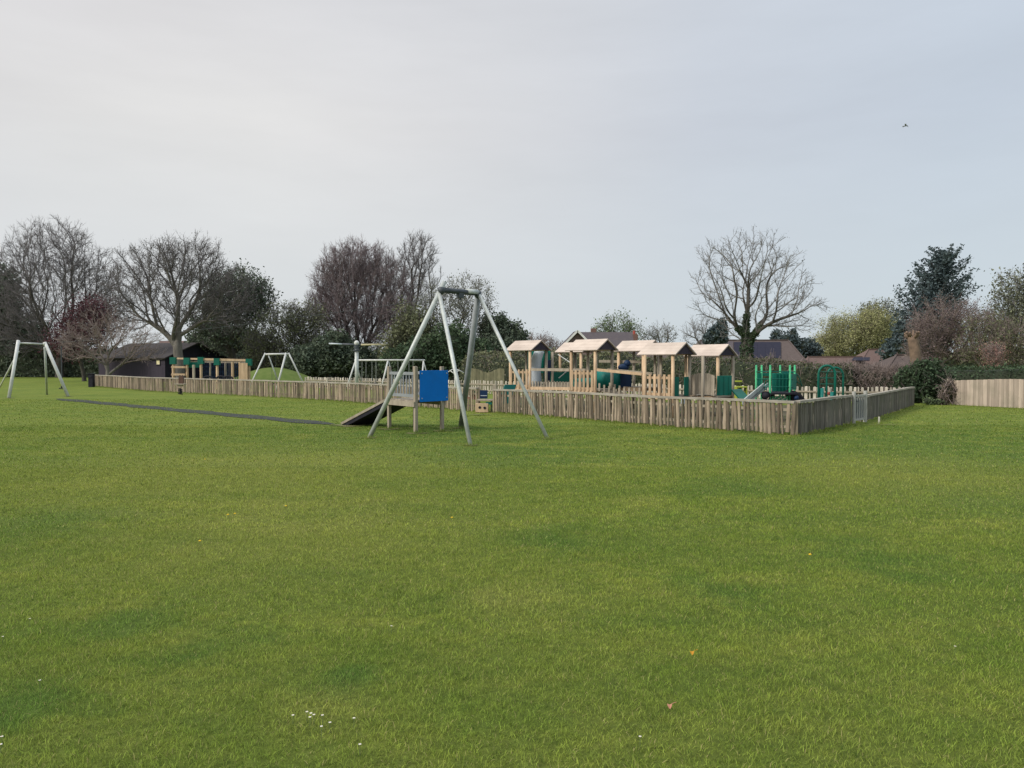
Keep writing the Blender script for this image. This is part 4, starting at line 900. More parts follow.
# rotating pole
Yr = 42; rp = thing('rotating_bar_pole', gx(356.6, Yr), 'thick grey pole carrying a long rotating horizontal bar', 'roundabout')
tp = pt(356.6, 347.5, Yr); mb = MB(); mb.tube([Vector((tp.x, tp.y, 0)), tp], .105, 14); mb.build('pole', 'steel', rp, smooth=True)
mb = MB(); mb.tube([pt(356.6, 351, Yr), pt(356.6, 349.6, Yr)], .2, 14); mb.build('collar', 'dark_steel', rp)
mb = MB(); mb.tube([pt(356.6, 349, Yr), pt(356.6, 345, Yr)], .13, 12); mb.build('hub', 'dark_steel', rp); mb = MB(); mb.sphere(pt(356.6, 343, Yr), .14, 12, 8); mb.build('hub_cap', 'white_steel', rp, smooth=True)
mb = MB(); mb.tube([pt(329, 343.6, Yr), pt(343, 344.3, Yr)], .045, 9); mb.build('arm_tip', 'hood', rp, smooth=True)
mb = MB(); mb.tube([pt(342.5, 344.3, Yr), pt(361, 345, Yr)], .06, 9); mb.build('arm_sleeve', 'dark_steel', rp, smooth=True)
mb = MB(); mb.tube([pt(360, 344.8, Yr), pt(385.5, 344.6, Yr)], .05, 9); mb.build('arm', mat('cream_tube', (.50, .45, .28, 1), None, 4), rp, smooth=True)
# white umbrella shaped spinner
Yz = 39; sn = thing('net_spinner', gx(455, Yz), 'small white framed spinner showing just right of the blue board', 'spinner')
mb = MB(); mb.tube([gx(455, Yz), pt(455, 371, Yz)], .04, 8); mb.build('mast', 'white_steel', sn)
for P_ in ([(446, 373.5), (450.5, 370.5), (454, 368.5)], [(454.5, 368.8), (459, 370.2), (464, 373)], [(450.5, 370.8), (453.5, 373.2), (457, 372.4), (459, 370)]):
    mb = MB(); mb.tube([pt(x, y, Yz) for x, y in P_], .026, 7); mb.build('arm', 'white_steel', sn, smooth=True)
# low white marker post
p = gr(879, 424.2); mb = MB(); mb.box(p+Vector((0, 0, .09)), (.038, .038, .19)); mb.box(p+Vector((0, 0, .19)), (.03, .03, .02))
tag(mb.build('marker_post', 'signwhite', loc=p, bevel=.006), 'short cream marker post in the grass right of the grey gate', 'post')

# ------------------------------------------------------------------ buildings
def quad_wall(mb, a, b, z0, z1): mb.poly([Vector((a.x, a.y, z0)), Vector((b.x, b.y, z0)), Vector((b.x, b.y, z1)), Vector((a.x, a.y, z1))])
def gable_house(name, label, corner_, ux, uy, Lx, Ly, ze, zr, wallm, gablem, roofm, over=.35, cat_='house', group=None):
    """ridge along ux"""
    ux = ux.normalized(); uy = uy.normalized(); c = corner_; r_ = thing(name, c, label, cat_, group); A, B, C_, D_ = c, c+ux*Lx, c+ux*Lx+uy*Ly, c+uy*Ly
    for nm, a, b in (('wall', A, B), ('wall', C_, D_)):
        mb = MB(); quad_wall(mb, a, b, 0, ze); mb.build(nm, wallm, r_)
    for a, b in ((B, C_), (D_, A)):
        mb = MB(); m_ = (a+b)/2; mb.poly([a, b, b+UPV*ze, m_+UPV*zr, a+UPV*ze]); mb.build('gable_wall', gablem, r_)
    mb = MB(); k = (zr-ze)/(Ly/2); dz_ = over*k
    for s_, P, Q in ((-1, A, B), (1, D_, C_)):
        e0 = P-ux*over+uy*over*s_+UPV*(ze-dz_+.05); e1 = Q+ux*over+uy*over*s_+UPV*(ze-dz_+.05); m0 = (A+D_)/2-ux*over+UPV*(zr+.05); m1 = (B+C_)/2+ux*over+UPV*(zr+.05)
        n_ = (m1-m0).cross(e0-m0).normalized(); n_ = n_ if n_.z > 0 else -n_; mb.poly([m0, e0, e1, m1], .10, n_)
    ro = mb.build('roof', roofm, r_)
    return r_, ro
def window(par, c, w, h, d, n_, pane='pane', frame='white'):
    mb = MB(); d = d.normalized()
    for s_ in (-1, 1): mb.box(c+d*s_*w/2+n_*.03, (.07, .06, h+.07), d); mb.box(c+UPV*s_*h/2+n_*.032, (w, .06, .07), d)
    f_ = mb.build('window', frame, par); mb = MB(); mb.box(c+n_*.015, (w-.05, .02, h-.05), d); mb.build('pane', pane, f_); return f_
# dark shed at left
cs = gx(165, 66); fx = Vector((-.9, .43, 0)).normalized(); fy = Vector((.43, .9, 0)).normalized()
sh, ro = gable_house('dark_pavilion', 'low black clad pavilion with a felt roof behind the left fence', cs, fx, fy, 8.5, 6.8, 2.05, 3.35, 'cladding', 'gableclad', 'felt', .25, 'pavilion')
k_ = (158.5-512)/F; t_ = (cs.x-k_*cs.y)/(k_*fx.y-fx.x); wp = cs+fx*t_; wp.z = pt(158.5, 362.4, wp.y).z
window(sh, wp, .5, .42, fx, Vector((-.43, -.9, 0)).normalized(), 'litpane', 'cladding')
mb = MB(); mb.box(cs+fy*2.2+Vector((.03, -.01, .95))-fx*.02, (.9, .04, 1.9), fy); mb.build('door', 'rubber', sh)
# far red roofed bit behind it
c0 = gx(154, 92); gable_house('red_roof_house', 'distant house with a dull red roof just above the black pavilion roof', c0, Vector((1, 0, 0)), Vector((0, 1, 0)), 4.2, 5, 2.7, 4.2, 'brick', 'brick', 'tile_red')
# house with white barge boards
c0 = gx(578, 97); hs, ro = gable_house('gabled_house', 'distant house with a grey roof and a white edged front gable behind the towers', c0, Vector((1, 0, 0)), Vector((0, 1, 0)), 7.0, 7.5, 2.9, pt(600, 332.2, 100).z, 'brick', 'brick', 'tile_grey')
ap = pt(577.6, 330, 94); hwid = 14.5*94/F*1.0; ez = pt(577, 345.5, 94).z
mb = MB(); mb.poly([Vector((ap.x-hwid, 94.3, 0)), Vector((ap.x+hwid, 94.3, 0)), Vector((ap.x+hwid, 94.3, ez)), Vector((ap.x, 94.3, ap.z-.1)), Vector((ap.x-hwid, 94.3, ez))], 5, Vector((0, -1, 0))); mb.build('gable_wing', mat('pinkish_brick', (.20, .14, .14, 1), (.16, .11, .11, 1), 6), hs)
mb = MB()
for s_ in (-1, 1):
    e0 = Vector((ap.x+s_*(hwid+.25), 93.95, ez-.2)); m0 = Vector((ap.x, 93.95, ap.z)); e1 = e0+Vector((0, 7, 0)); m1 = m0+Vector((0, 7, 0)); n_ = (m1-m0).cross(e0-m0).normalized(); n_ = n_ if n_.z > 0 else -n_
    mb.poly([m0, e0, e1, m1], .1, n_)
wr = mb.build('wing_roof', 'tile_grey', hs); mb = MB()
for s_ in (-1, 1): mb.bar(Vector((ap.x, 93.9, ap.z-.08)), Vector((ap.x+s_*(hwid+.25), 93.9, ez-.28)), .06, .24)
mb.build('barge_board', 'white', wr)
mb = MB(); q = pt(593.5, 328.8, 101); mb.box(q-UPV*.5, (.7, .6, 1.1)); mb.build('chimney', 'brick', ro)
# red chimney house
q = pt(638.3, 337, 104); ch, ro = gable_house('chimney_house', 'distant low roof with a red chimney pot between the roofed towers', gx(632, 104), Vector((1, 0, 0)), Vector((0, 1, 0)), 7, 7, 2.2, pt(640, 343, 107).z, 'brick', 'brick', 'tile_brown')
mb = MB(); mb.box(Vector((q.x, 107.5, q.z-.5)), (.9, .6, 2.0)); c2_ = mb.build('chimney', 'brick', ro); mb = MB(); mb.tube([Vector((q.x, 107.5, q.z+.5)), Vector((q.x, 107.5, q.z+1.0))], .2, 8); mb.build('chimney_pot', 'red', c2_)
def hip_house(name, label, x0, x1, Y, ridgey, xr0, xr1, ze, roofm, wallm='render', depth=9, hipL=True, hipR=True):
    A = gx(x0, Y); B = gx(x1, Y); r_ = thing(name, A, label, 'house'); zr = pt(x0, ridgey, Y+depth/2).z; Ym = Y+depth/2
    a = gx(xr0, Ym)+UPV*zr; b = gx(xr1, Ym)+UPV*zr; A2 = A+Vector((0, depth, 0)); B2 = B+Vector((0, depth, 0)); u_ = UPV*ze
    mb = MB(); ov = .3
    for p_ in ([A+u_, B+u_, b, a], [B2+u_, A2+u_, a, b], [B+u_, B2+u_, b], [A2+u_, A+u_, a]): mb.poly(p_)
    ro = mb.build('roof', roofm, r_)
    mb = MB(); i = .35; A_, B_, C_, D_ = A+Vector((i, i, 0)), B+Vector((-i, i, 0)), B2+Vector((-i, -i, 0)), A2+Vector((i, -i, 0))
    for p_, q_ in ((A_, B_), (B_, C_), (C_, D_), (D_, A_)): quad_wall(mb, p_, q_, 0, ze+.02)
    mb.build('wall', wallm, r_)
    mb = MB(); mb.bar(a+UPV*.04, b+UPV*.04, .22, .12); mb.bar(B+u_, b, .16, .10); mb.bar(A+u_, a, .16, .10); mb.build('ridge_tiles', roofm, ro)
    return r_, ro, (A+u_, B+u_, b, a)
bw, ro, fc = hip_house('solar_bungalow', 'long brown roofed bungalow with dark solar panels behind the ivy clad tree', 690, 806, 78, 340.4, 700, 788, 1.75, 'tile_brown', depth=8)
A, B, b, a = fc
def onroof(x, t_):                      # point at pixel column x, fraction up the front slope
    e = A.lerp(B, (x-690)/(806-690)); r_ = gx(x, a.y); return Vector((e.x, e.y, e.z)).lerp(Vector((r_.x, a.y, a.z)), t_)
nr = (B-A).cross(a-A).normalized(); nr = nr if nr.z > 0 else -nr
for i in range(6):
    x0 = 734+i*7.8; mb = MB(); mb.poly([onroof(x0, .1)+nr*.1, onroof(x0+7.7, .1)+nr*.1, onroof(x0+7.4, .88)+nr*.1, onroof(x0-.3, .88)+nr*.1], .04, nr); mb.build('solar_panel', 'solar', ro)
mb = MB(); mb.poly([onroof(696, .06)+nr*.06, onroof(733.6, .06)+nr*.06, onroof(733, .93)+nr*.06, onroof(701, .93)+nr*.06], .03, nr); mb.build('dark_roof_panel', 'tile_grey', ro)
hr, ro, fc2 = hip_house('red_roof_bungalow', 'distant bungalow with a red brown hipped roof behind the hedge right of centre', 856, 906, 84, 349.5, 868, 884, .75, 'tile_red', 'brick', depth=7)
hq, ro2, fc3 = hip_house('low_tiled_annex', 'distant low red tiled roof with one small solar panel, left of the hipped roof', 806, 868, 82, 357, 808, 862, .9, 'tile_red', 'brick', depth=5)
q0 = pt(853, 357, 83.5); mb = MB(); mb.poly([pt(851.5, 360.4, 82.6), pt(870, 360.4, 82.6), pt(870, 357.2, 83.8), pt(854, 357.2, 83.8)], .05); mb.build('solar_panel', 'solar', ro2)
hip_house('brown_roof_bungalow', 'distant bungalow with a plain brown roof behind the pale lopped tree trunk', 884, 948, 60, 355.2, 896, 930, .75, 'tile_brown', 'brick', depth=6)
# old board fence and red brick shed seen behind the gap
gp0 = gx(466, 47); gp1 = gx(505, 45); of = thing('old_board_fence', gp0, 'greenish old board fence behind the playground, right of the tall steel frame', 'fence'); t, nrm = offs(gp0, gp1); L = (gp1-gp0).length; mb = MB(); rnd = random.Random(4)
for i in range(int(L/.14)): mb.rv = rnd.random(); hh = 1.15+.12*math.sin(i*.4)+rnd.uniform(-.02, .02); mb.box(gp0+t*(i*.14+.07)+nrm*(.01*(i % 2))+UPV*hh/2, (.136, .02, hh), t)
mb.build('board_panel', mat('mossy_board', (.15, .14, .085, 1), (.10, .10, .06, 1), 3, rnd=.25), of)
mb = MB(); mb.bar(gp0-nrm*.03+UPV*.9, gp1-nrm*.03+UPV*.9, .03, .07); mb.build('back_rail', 'timber_old', of)
bs = gx(504, 58); gable_house('small_brick_shed', 'small dull red brick shed just left of the first roofed tower', bs-Vector((1.0, 0, 0)), Vector((1, 0, 0)), Vector((0, 1, 0)), 1.8, 2, 1.15, 1.6, 'brick', 'brick', 'tile_red', .1, 'shed')

# ------------------------------------------------------------------ trees and hedges
tree('bare_oak', 'large spreading bare tree at the far left behind the white steel frame', 60, 82, .42, [(55, 290, 66, 68), (5, 310, 55, 52), (98, 300, 36, 50), (52, 252, 48, 34)], seed=11, n=2700, seg=.55, tip=0.015, twigs=3, tw_len=1.0, leaf='l_bud', nleaf=2500, lsize=.05, lspread=.2, forkz=2.2, tw_r=0.013, lean=.08, bf=0.5)
tree('bare_oak', 'broad bare tree with a thick pale trunk standing by the black pavilion', 180, 60, .37, [(180, 285, 54, 48), (130, 290, 30, 46), (228, 300, 32, 34), (185, 262, 48, 28)], seed=12, n=1500, seg=.42, tip=.015, twigs=3, tw_len=.75, leaf='l_bud', nleaf=9000, lsize=.045, lspread=.2, forkz=1.9, bark='bark_pale', tw_r=0.01, lean=.05, bf=0.5)
tree('small_bare_tree', 'small bare tree with pale branching stems at the left end of the paling fence', 108, 56, .16, [(108, 335, 42, 30), (80, 345, 28, 22), (140, 345, 28, 22)], seed=13, n=420, seg=.36, tip=.012, twigs=3, tw_len=.6, forkz=.7, bark='bark_pale', twig='twig_brown', tw_r=0.009, bf=0.5)
tree('purple_leaf_tree', 'small tree with dark purple new leaves behind the pale branching stems', 84, 66, .16, [(88, 325, 24, 27), (68, 338, 20, 20), (102, 316, 14, 16)], seed=14, n=320, seg=.4, tip=.014, twigs=3, tw_len=.6, leaf='l_purple', nleaf=7000, lsize=.09, lspread=.45, forkz=.9, twig='twig_purple')
tree('leafy_ivy_tree', 'dark ivy filled tree with a domed top right of the broad bare tree', 232, 70, .4, [(236, 292, 36, 26), (222, 322, 36, 32), (256, 300, 20, 22)], seed=15, n=700, seg=.5, tip=.018, twigs=3, tw_len=.8, leaf='l_dark', nleaf=15000, lsize=.10, lspread=0.35, forkz=2, tw_r=.014)
bush('dark_conifer_clump', 'dark evergreen clump rising behind the far left bare tree', 12, 92, [(6, 300, 18, 36), (-8, 335, 34, 36), (28, 338, 20, 24)], 'l_dark', 13000, .17, corefac=.6, seed=3, cat_='tree', stem=.25)
bush('dark_evergreen_bush', 'dark evergreen behind the black pavilion roof, below the domed ivy tree', 225, 78, [(228, 345, 30, 24), (205, 350, 22, 20), (250, 350, 20, 20)], 'l_dark', 7000, .17, seed=4, cat_='tree', stem=.2)
tree('olive_shrub', 'loose olive green shrub with fine upright twigs right of the domed ivy tree', 285, 64, .12, [(285, 335, 34, 34), (262, 350, 24, 24), (308, 325, 22, 28)], seed=16, n=520, seg=.38, tip=.013, twigs=4, tw_len=.8, leaf='l_olive', nleaf=14000, lsize=.075, lspread=.3, forkz=.6, cat_='shrub', up=.6)
bush('dark_yew', 'low dark layered yew behind the steel A frame swing', 322, 60, [(322, 360, 28, 18), (335, 347, 20, 16), (305, 362, 22, 16), (352, 360, 24, 18)], 'l_dark', 9000, .12, seed=6, cat_='tree', stem=.12)
tree('bare_beech', 'wide dense purple brown bare tree behind the rotating bar pole', 358, 68, .38, [(352, 300, 44, 56), (372, 305, 48, 56), (330, 300, 22, 40), (356, 265, 36, 26)], seed=17, n=2100, seg=.42, tip=0.013, twigs=5, tw_len=.9, forkz=1.2, bark='bark', twig='twig_purple', tw_r=0.012, leaf='l_brown', nleaf=5000, lsize=.05, lspread=.25, lean=0.05, up=.6, bf=0.5)
tree('tall_bare_tree', 'tall narrow bare tree rising behind the top of the tall steel frame', 412, 76, .3, [(414, 275, 28, 42), (420, 255, 20, 24), (404, 300, 30, 40)], seed=18, n=620, seg=.42, tip=.015, twigs=4, tw_len=.8, forkz=2.5, twig='twig', tw_r=0.011, lean=0.05, up=.6, bf=0.5)
tree('budding_tree', 'pale green budding tree seen through the legs of the tall steel frame', 452, 62, .2, [(448, 315, 36, 40), (472, 302, 26, 32), (430, 330, 30, 32), (480, 328, 16, 28)], seed=19, n=620, seg=.38, tip=.013, twigs=3, tw_len=.6, leaf='l_grey', nleaf=10000, lsize=.06, lspread=.25, forkz=1, twig='twig_grey', tw_r=0.009)
tree('olive_tree', 'olive leaved tree left of the tall steel frame leg', 415, 60, .2, [(412, 335, 22, 30), (400, 350, 20, 20)], seed=29, n=250, seg=.42, tip=.013, twigs=4, tw_len=.6, leaf='l_olive', nleaf=9000, lsize=.10, lspread=.4, forkz=1)
bush('dark_holly', 'dark glossy evergreen below the budding tree behind the blue board', 440, 56, [(425, 357, 24, 22), (452, 350, 26, 26), (475, 358, 22, 20), (400, 362, 20, 16)], 'l_ivy', 11000, .11, seed=7, cat_='tree', stem=.12)
tree('dark_conifer', 'broad dark conifer right of the tall steel frame', 502, 62, .25, [(500, 345, 22, 26), (492, 332, 12, 18), (512, 345, 17, 22), (500, 325, 7, 12)], seed=21, n=420, seg=.4, tip=.015, twigs=3, tw_len=.5, leaf='l_dark', nleaf=24000, lsize=.10, lspread=.2, forkz=.6, twig='twig', bf=.6)
bush('low_evergreen', 'dark low evergreen at the foot of the broad conifer', 505, 60, [(500, 356, 24, 18), (520, 358, 18, 16), (482, 360, 16, 16)], 'l_dark', 5500, .13, seed=8, cat_='bush')
tree('distant_bare_thicket', 'distant low bare thicket between the conifer and the white edged gable', 540, 115, .18, [(536, 345, 24, 11), (556, 350, 16, 10)], seed=22, n=220, seg=.6, tip=.018, twigs=4, tw_len=1.0, forkz=1, twig='twig_brown', cat_='thicket', leaf='l_brown', nleaf=2500, lsize=.08, lspread=.6, up=.9, tw_r=0.014)
tree('fresh_leaf_tree', 'distant tree with sparse fresh green leaves above the gabled house', 617, 125, .3, [(617, 326, 20, 15), (604, 330, 12, 12), (630, 332, 14, 12)], seed=23, n=220, seg=.65, tip=.02, twigs=3, tw_len=.8, leaf='l_fresh', nleaf=2600, lsize=.14, lspread=.55, forkz=3, twig='twig_grey')
tree('distant_bare_tree', 'distant round bare tree right of the red chimney', 664, 130, .3, [(664, 334, 15, 13), (648, 338, 12, 10)], seed=24, n=200, seg=.65, tip=.02, twigs=3, tw_len=.9, forkz=2.5, twig='twig_grey', leaf='l_grey', nleaf=700, lsize=.1, lspread=.5, tw_r=0.014)
tree('bare_ash', 'large bare tree with an ivy clad trunk in front of the solar panel bungalow', 746, 60, .42, [(742, 288, 44, 56), (778, 290, 46, 46), (712, 272, 22, 34), (750, 255, 48, 28), (796, 310, 36, 26), (712, 305, 26, 20)], seed=25, n=620, seg=0.5, tip=0.014, twigs=2, tw_len=.7, forkz=3.0, bark='bark', twig='twig_grey', ivy=6500, tw_r=0.011, leaf='l_bud', nleaf=1500, lsize=.04, lspread=.15, core=.3, lean=.06, bf=0.55)
tree('small_bare_ash', 'thin bare tree left of the ivy clad tree, above the last tower roofs', 703, 74, .16, [(706, 332, 20, 18), (694, 335, 14, 14)], seed=26, n=160, seg=.5, tip=.015, twigs=2, tw_len=.8, forkz=1.5, twig='twig_grey', tw_r=0.011)
bush('ivy_stub', 'dark ivy covered stub left of the ivy clad tree trunk', 719, 68, [(717, 336, 12, 11), (722, 328, 6, 10), (710, 340, 7, 8)], 'l_cedar', 2600, .11, seed=31, cat_='tree', stem=.2)
bush('ivy_stub', 'low dark ivy covered trees right of the ivy clad trunk, above the solar panels', 788, 90, [(786, 343, 14, 10), (776, 338, 6, 9), (802, 348, 16, 10), (793, 336, 4, 8), (812, 352, 10, 9)], 'l_cedar', 3600, .15, seed=32, cat_='tree', stem=.2)
tree('yellow_green_tree', 'rounded yellow green tree behind the red tiled roofs', 850, 96, .3, [(850, 335, 34, 24), (826, 348, 20, 16), (872, 330, 24, 28)], seed=33, n=450, seg=.6, tip=.018, twigs=3, tw_len=.8, leaf='l_yellow', nleaf=52000, lsize=.075, lspread=.4, forkz=1, twig='twig_brown')
tree('grey_willow', 'taller grey green leafing tree between the yellow green tree and the cedar', 884, 100, .3, [(884, 322, 20, 24), (872, 315, 14, 14), (895, 335, 14, 20)], seed=34, n=260, seg=.55, tip=.018, twigs=3, tw_len=.9, leaf='l_grey', nleaf=5500, lsize=.12, lspread=.5, forkz=2.5, twig='twig_grey')
conifer('blue_cedar', 'tall dark blue green cedar towering at the right', 925, 78, 256, 40, 352, 'l_cedar', 38, nb=185, prof=.46, droop=-.38, skew=19, spray=.31, rag=.65)
bush('cedar_lower_foliage', 'dark evergreen mass behind the pale lopped trunk', 908, 76, [(912, 340, 20, 22), (898, 352, 18, 16), (930, 330, 24, 30)], 'l_cedar', 8000, .16, seed=36, cat_='tree', stem=.2)
tree('brown_bare_shrub', 'tangled brown bare trees right of the lopped trunk', 945, 58, .16, [(938, 330, 30, 34), (965, 330, 30, 34), (925, 345, 20, 26)], seed=37, n=520, seg=.4, tip=.013, twigs=4, tw_len=.8, forkz=.8, twig='twig_brown', bark='bark_pale', leaf='l_brown', nleaf=7000, lsize=.06, lspread=.3, tw_r=0.01)
tree('brown_bare_shrub', 'reddish brown bare trees beside the right edge, above the clipped hedge', 985, 56, .16, [(985, 340, 30, 28), (1010, 345, 28, 26)], seed=38, n=480, seg=.4, tip=.013, twigs=4, tw_len=.8, forkz=.8, twig='twig_brown', bark='bark_pale', leaf='l_olive', nleaf=6000, lsize=.07, lspread=.3, tw_r=0.01)
tree('silver_leaf_tree', 'tall light grey green tree at the right edge', 1022, 66, .25, [(1018, 310, 32, 44), (1040, 300, 34, 40), (1000, 325, 20, 24), (1048, 340, 30, 24)], seed=39, n=450, seg=.5, tip=.015, twigs=3, tw_len=.7, leaf='l_grey', nleaf=12000, lsize=.10, lspread=.4, forkz=2, twig='twig_grey')
tree('pink_blossom_tree', 'small pink blossoming tree above the clipped hedge at right', 994, 40, .05, [(994, 355, 12, 14)], seed=40, n=110, seg=.25, tip=.008, twigs=3, tw_len=.35, leaf='l_pink', nleaf=1600, lsize=.03, lspread=.2, forkz=.8, twig='twig_brown')
# lopped trunk
ps = thing('lopped_trunk', gx(915, 38), 'pale lopped tree trunk with knobbly cut stubs on top, above the ivy bush', 'tree trunk')
rq = random.Random(3); mb = MB(); pts_ = [gx(917.5, 38), pt(917, 375, 38), pt(916, 360, 38), pt(914.5, 348, 38), pt(913, 340, 38), pt(912.5, 335.5, 38)]
mb.tube(pts_, .26, 14, r1=.24); mb.build('trunk', 'bark_tan', ps, smooth=True)
for i in range(10):
    a = 2*math.pi*i/10+rq.random()*.5; b_ = pt(912.5, 337+rq.random()*2.5, 38)+Vector((math.cos(a)*.15, math.sin(a)*.15, 0)); L = rq.uniform(.14, .34); L *= .75; e = b_+Vector((math.cos(a)*L, math.sin(a)*L, rq.uniform(.06, .34)))
    mb = MB(); mb.tube([b_, b_.lerp(e, .6), e], .07, 8, r1=.05); mb.sphere(e, .062, 8, 6); mb.build('stub', 'bark_tan', ps, smooth=True)
# hedges
hedge('dark_field_hedge', 'dark hedge along the far left edge of the field behind the white frame', [gx(-90, 86), gx(0, 86), gx(80, 84), gx(150, 80)], [3.6, 3.5, 3.0, 2.4], 3, 'l_dark', 60, .17, seed=41)
hedge('backing_hedge', 'dark hedge behind the mound and the swings', [gx(190, 76), gx(300, 70), gx(420, 62), gx(480, 60)], [2.4, 2.2, 2.4, 2.2], 2.5, 'l_dark', 80, .14, seed=42)
hedge('olive_hedge', 'olive green hedge seen under the tower roofs', [gx(470, 52), gx(540, 46), gx(620, 43), gx(700, 41)], [2.05, 2.2, 2.0, 1.9], 1.8, 'l_olive', 150, .075, seed=43, twig=600)
hedge('ivy_hedge', 'dark mixed hedge behind the lime and green play unit', [gx(690, 40), gx(740, 37), gx(800, 35.5), gx(850, 35)], [1.80, 1.80, 1.62, 1.45], 1.6, 'l_hedge', 240, .055, seed=44, twig=900, rough=.05)
hedge('brown_twig_hedge', 'loose brown twiggy hedge behind the hoop climber', [gx(842, 35.5), gx(880, 35), gx(915, 34.5)], [1.32, 1.32, 1.4], 1.6, 'l_hedge_brown', 130, .05, seed=45, twig=2600, rough=.08)
hedge('clipped_hedge', 'dark green clipped hedge above the close boarded fence', [gx(938, 33), gx(985, 32), gx(1090, 31)], [1.40, 1.45, 1.47], 1.2, 'l_ivy', 300, .05, seed=46, rough=.02)
bush('ivy_bush', 'large dark ivy bush between the paling fence and the boarded fence', 925, 31, [(925, 382, 20, 22), (908, 385, 14, 18), (940, 388, 15, 17), (927, 372, 14, 12)], 'l_ivy', 9500, .06, seed=47, ntwig=250)
bush('low_green_weeds', 'low bright green weeds at the foot of the ivy bush', 934, 29.6, [(928, 401, 6, 4), (938, 402, 8, 3.5)], 'l_fresh', 500, .035, seed=48, cat_='plant', stem=.01)
bush('brown_brambles', 'brown brambles growing over the left end of the boarded fence', 950, 29.6, [(949, 392, 7, 12), (944, 400, 5, 6)], 'l_hedge_brown', 900, .04, seed=49, cat_='plant', ntwig=160, twigmat='twig_brown', stem=.01)
hedge('distant_hedge', 'distant hedge line closing the view beyond the houses', [gx(-250, 170), gx(300, 165), gx(700, 160), gx(1250, 150)], [4, 3.2, 3, 4.2], 4, 'l_hedge', 10, .5, seed=50)

# ------------------------------------------------------------------ bird, leaves, flowers
bp = pt(905.5, 126, 42); bd = thing('bird', bp, 'small grey gull flying high in the sky at upper right', 'bird')
mb = MB(); mb.tube([bp+Vector((-.13, 0, -.03)), bp+Vector((-.05, 0, 0)), bp+Vector((.04, 0, .01)), bp+Vector((.13, 0, 0))], .035, 8, r1=.018); mb.sphere(bp+Vector((-.14, 0, -.02)), .032, 8, 6); mb.build('body', 'feather', bd, smooth=True)
for s_ in (-1, 1):
    mb = MB(); w0 = bp+Vector((-.04, 0, .02)); w1 = bp+Vector((.06, 0, .02)); e0 = bp+Vector((.0+s_*.11, s_*.14, .09)); e1 = bp+Vector((.08+s_*.11, s_*.14, .08)); t0 = bp+Vector((.04+s_*.24, s_*.24, .0))
    mb.poly([w0, w1, e1, e0]); mb.poly([e0, e1, t0]); mb.build('wing', 'feather', bd)
def fallen(x, y, m_, lab, s=.022):
    c = gr(x, y); mb = MB(); n_ = 8; P = []
    for k in range(n_): a = 2*math.pi*k/n_; P.append(c+Vector((s*1.0*math.cos(a), s*.7*math.sin(a), .038+.012*math.cos(a*2))))
    cc = len(mb.v); mb.v += P+[c+UPV*.045]
    for k in range(n_): mb.face((cc+k, cc+(k+1) % n_, cc+n_))
    mb.tube([P[0], P[0]+Vector((.02, .006, .004))], .0015, 5); tag(mb.build('fallen_leaf', m_, loc=c), lab, 'leaf')
fallen(692, 659.5, 'orange_leaf', 'orange yellow fallen leaf lying in the grass right of centre', .012)
fallen(669.5, 714, 'pink_leaf', 'pinkish fallen leaf lying in the grass nearer the camera', .012)
first = None
for (x, y) in ((293, 726), (307, 722.5), (311, 724), (314, 725.5), (310, 728), (322.5, 726), (330, 733.5), (321.5, 737.5), (354, 729), (2, 748), (1, 756), (3, 645), (30, 626.5), (391.5, 634), (40, 690), (955, 655), (640, 748), (360, 756)):
    c = gr(x, y); near = 'by the bottom edge left of centre' if 290 < x < 335 else 'scattered in the open lawn'
    lab = 'tiny white daisy in the cluster near the bottom edge, left of centre' if 290 < x < 335 else 'single tiny white daisy scattered in the open lawn'
    gp_ = 'daisies clustered at bottom left' if 290 < x < 335 else 'daisies scattered over the lawn'
    if first is None:
        first = thing('daisy', c, lab, 'flower', gp_)
        mb = MB()
        for k in range(8):
            a = 2*math.pi*k/8; d = Vector((math.cos(a), math.sin(a), .15)); s_ = Vector((-math.sin(a), math.cos(a), 0)); z = c+UPV*.05
            mb.poly([z+d*.001-s_*.001, z+d*.005-s_*.002, z+d*.0065, z+d*.005+s_*.002, z+d*.001+s_*.001])
        mb.build('petals', 'petal', first); mb = MB(); mb.sphere(c+UPV*.051, .002, 8, 5, (1, 1, .6)); mb.build('flower_centre', 'yellow', first); mb = MB(); mb.tube([c, c+UPV*.05], .001, 5); mb.build('stalk', 'l_fresh', first)
    else:
        o = first.copy(); COL.objects.link(o); o.location = c; o.rotation_euler[2] = x; o['label'] = lab; o['group'] = gp_
        for chd in list(first.children): k_ = chd.copy(); COL.objects.link(k_); k_.parent = o
fd = None
for (x, y) in ((286, 510), (228, 519), (235, 518), (200, 546), (452, 522), (810, 560), (205, 462)):
    c = gr(x, y)
    if fd is None:
        fd = thing('dandelion', c, 'small yellow dandelion head in the lawn', 'flower', 'yellow dandelions dotted over the lawn'); mb = MB(); mb.sphere(c+UPV*.048, .013, 10, 6, (1, 1, .5)); mb.build('flower_head', 'yellow', fd); mb = MB(); mb.tube([c, c+UPV*.045], .0015, 5); mb.build('stalk', 'l_fresh', fd)
    else:
        o = fd.copy(); COL.objects.link(o); o.location = c
        for chd in list(fd.children): k_ = chd.copy(); COL.objects.link(k_); k_.parent = o

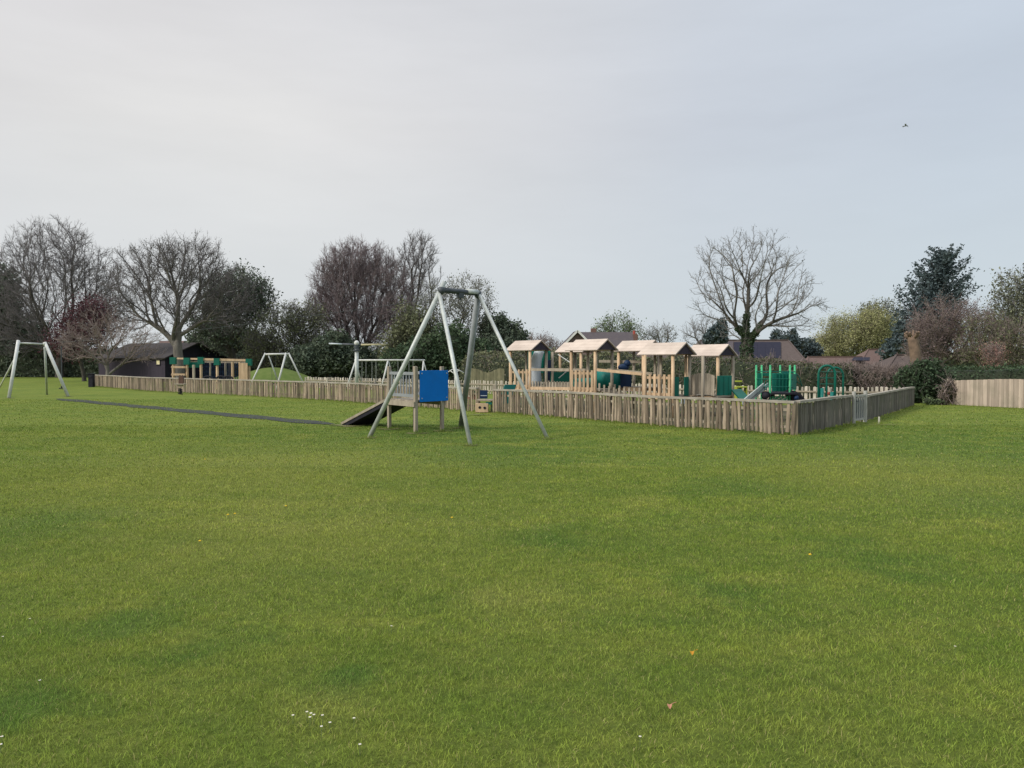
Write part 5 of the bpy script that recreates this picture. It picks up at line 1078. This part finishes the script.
# ------------------------------------------------------------------ light, sky, camera
SUN_EL, SUN_AZ = R(34), R(-118)        # from the left and slightly behind the viewer
w = bpy.data.worlds.new('World'); SC.world = w; w.use_nodes = True; T = NT(w.node_tree); bg = w.node_tree.nodes['Background']
sky = T.n('ShaderNodeTexSky', sky_type='NISHITA'); sky.sun_disc = False; sky.sun_elevation = SUN_EL; sky.sun_rotation = SUN_AZ; sky.dust_density = 3
T.l(sky.outputs[0], bg.inputs[0]); bg.inputs[1].default_value = .06
tc = T.n('ShaderNodeTexCoord'); D = tc.outputs['Generated']
sp = T.n('ShaderNodeSeparateXYZ'); T.l(D, sp.inputs[0])
mp = T.n('ShaderNodeMapping'); mp.inputs['Scale'].default_value = (1, 1, 2.6); mp.inputs['Rotation'].default_value = (0, .35, 0); T.l(D, mp.inputs[0])
cl = T.noise(mp.outputs[0], .9, 2, .4)
side = T.mapr(sp.outputs[0], -.40, .50)
base = T.mix(side, (.70, .69, .71, 1), (.56, .625, .71, 1))
base = T.mix(T.math('MULTIPLY', T.mapr(cl, .36, .60), T.mapr(sp.outputs[0], -.30, .22, 1, 0)), base, (.765, .76, .755, 1))
mp3 = T.n('ShaderNodeMapping'); mp3.inputs['Scale'].default_value = (1, 1, 4.5); mp3.inputs['Rotation'].default_value = (0, .5, .3); T.l(D, mp3.inputs[0])
base = T.mix(1.0, base, T.gray(T.mapr(T.noise(mp3.outputs[0], 3.2, 5, .55), .3, .7, .955, 1.035)), 'MULTIPLY')
base = T.mix(T.mapr(sp.outputs[2], .0, .28, .85, 0), base, T.mix(side, (.65, .70, .73, 1), (.61, .69, .72, 1)))
b2 = T.n('ShaderNodeBackground'); T.l(base, b2.inputs[0]); T.l(T.mapr(sp.outputs[2], .47, 1.0, 1.06, 2.5), b2.inputs[1])
mx = T.n('ShaderNodeMixShader'); mx.inputs[0].default_value = .93; T.l(bg.outputs[0], mx.inputs[1]); T.l(b2.outputs[0], mx.inputs[2])
T.l(mx.outputs[0], w.node_tree.nodes['World Output'].inputs[0])
sd = bpy.data.lights.new('sun', 'SUN'); sd.energy = 2.7; sd.angle = R(11); sd.color = (1, .94, .86); so = bpy.data.objects.new('sun', sd); COL.objects.link(so)
sv = Vector((math.sin(SUN_AZ)*math.cos(SUN_EL), math.cos(SUN_AZ)*math.cos(SUN_EL), math.sin(SUN_EL)))
so.rotation_euler = sv.to_track_quat('Z', 'Y').to_euler()
cd = bpy.data.cameras.new('camera'); cd.sensor_width = 36; cd.lens = 36*F/1024; cd.clip_end = 3000; cd.clip_start = .05
co = bpy.data.objects.new('camera', cd); COL.objects.link(co); co.location = CAM; co.rotation_euler = (math.pi/2-PITCH, 0, 0); SC.camera = co
SC.view_settings.view_transform = 'Standard'; SC.view_settings.look = 'None'; SC.view_settings.exposure = 0
SC.render.resolution_x = 1024; SC.render.resolution_y = 768
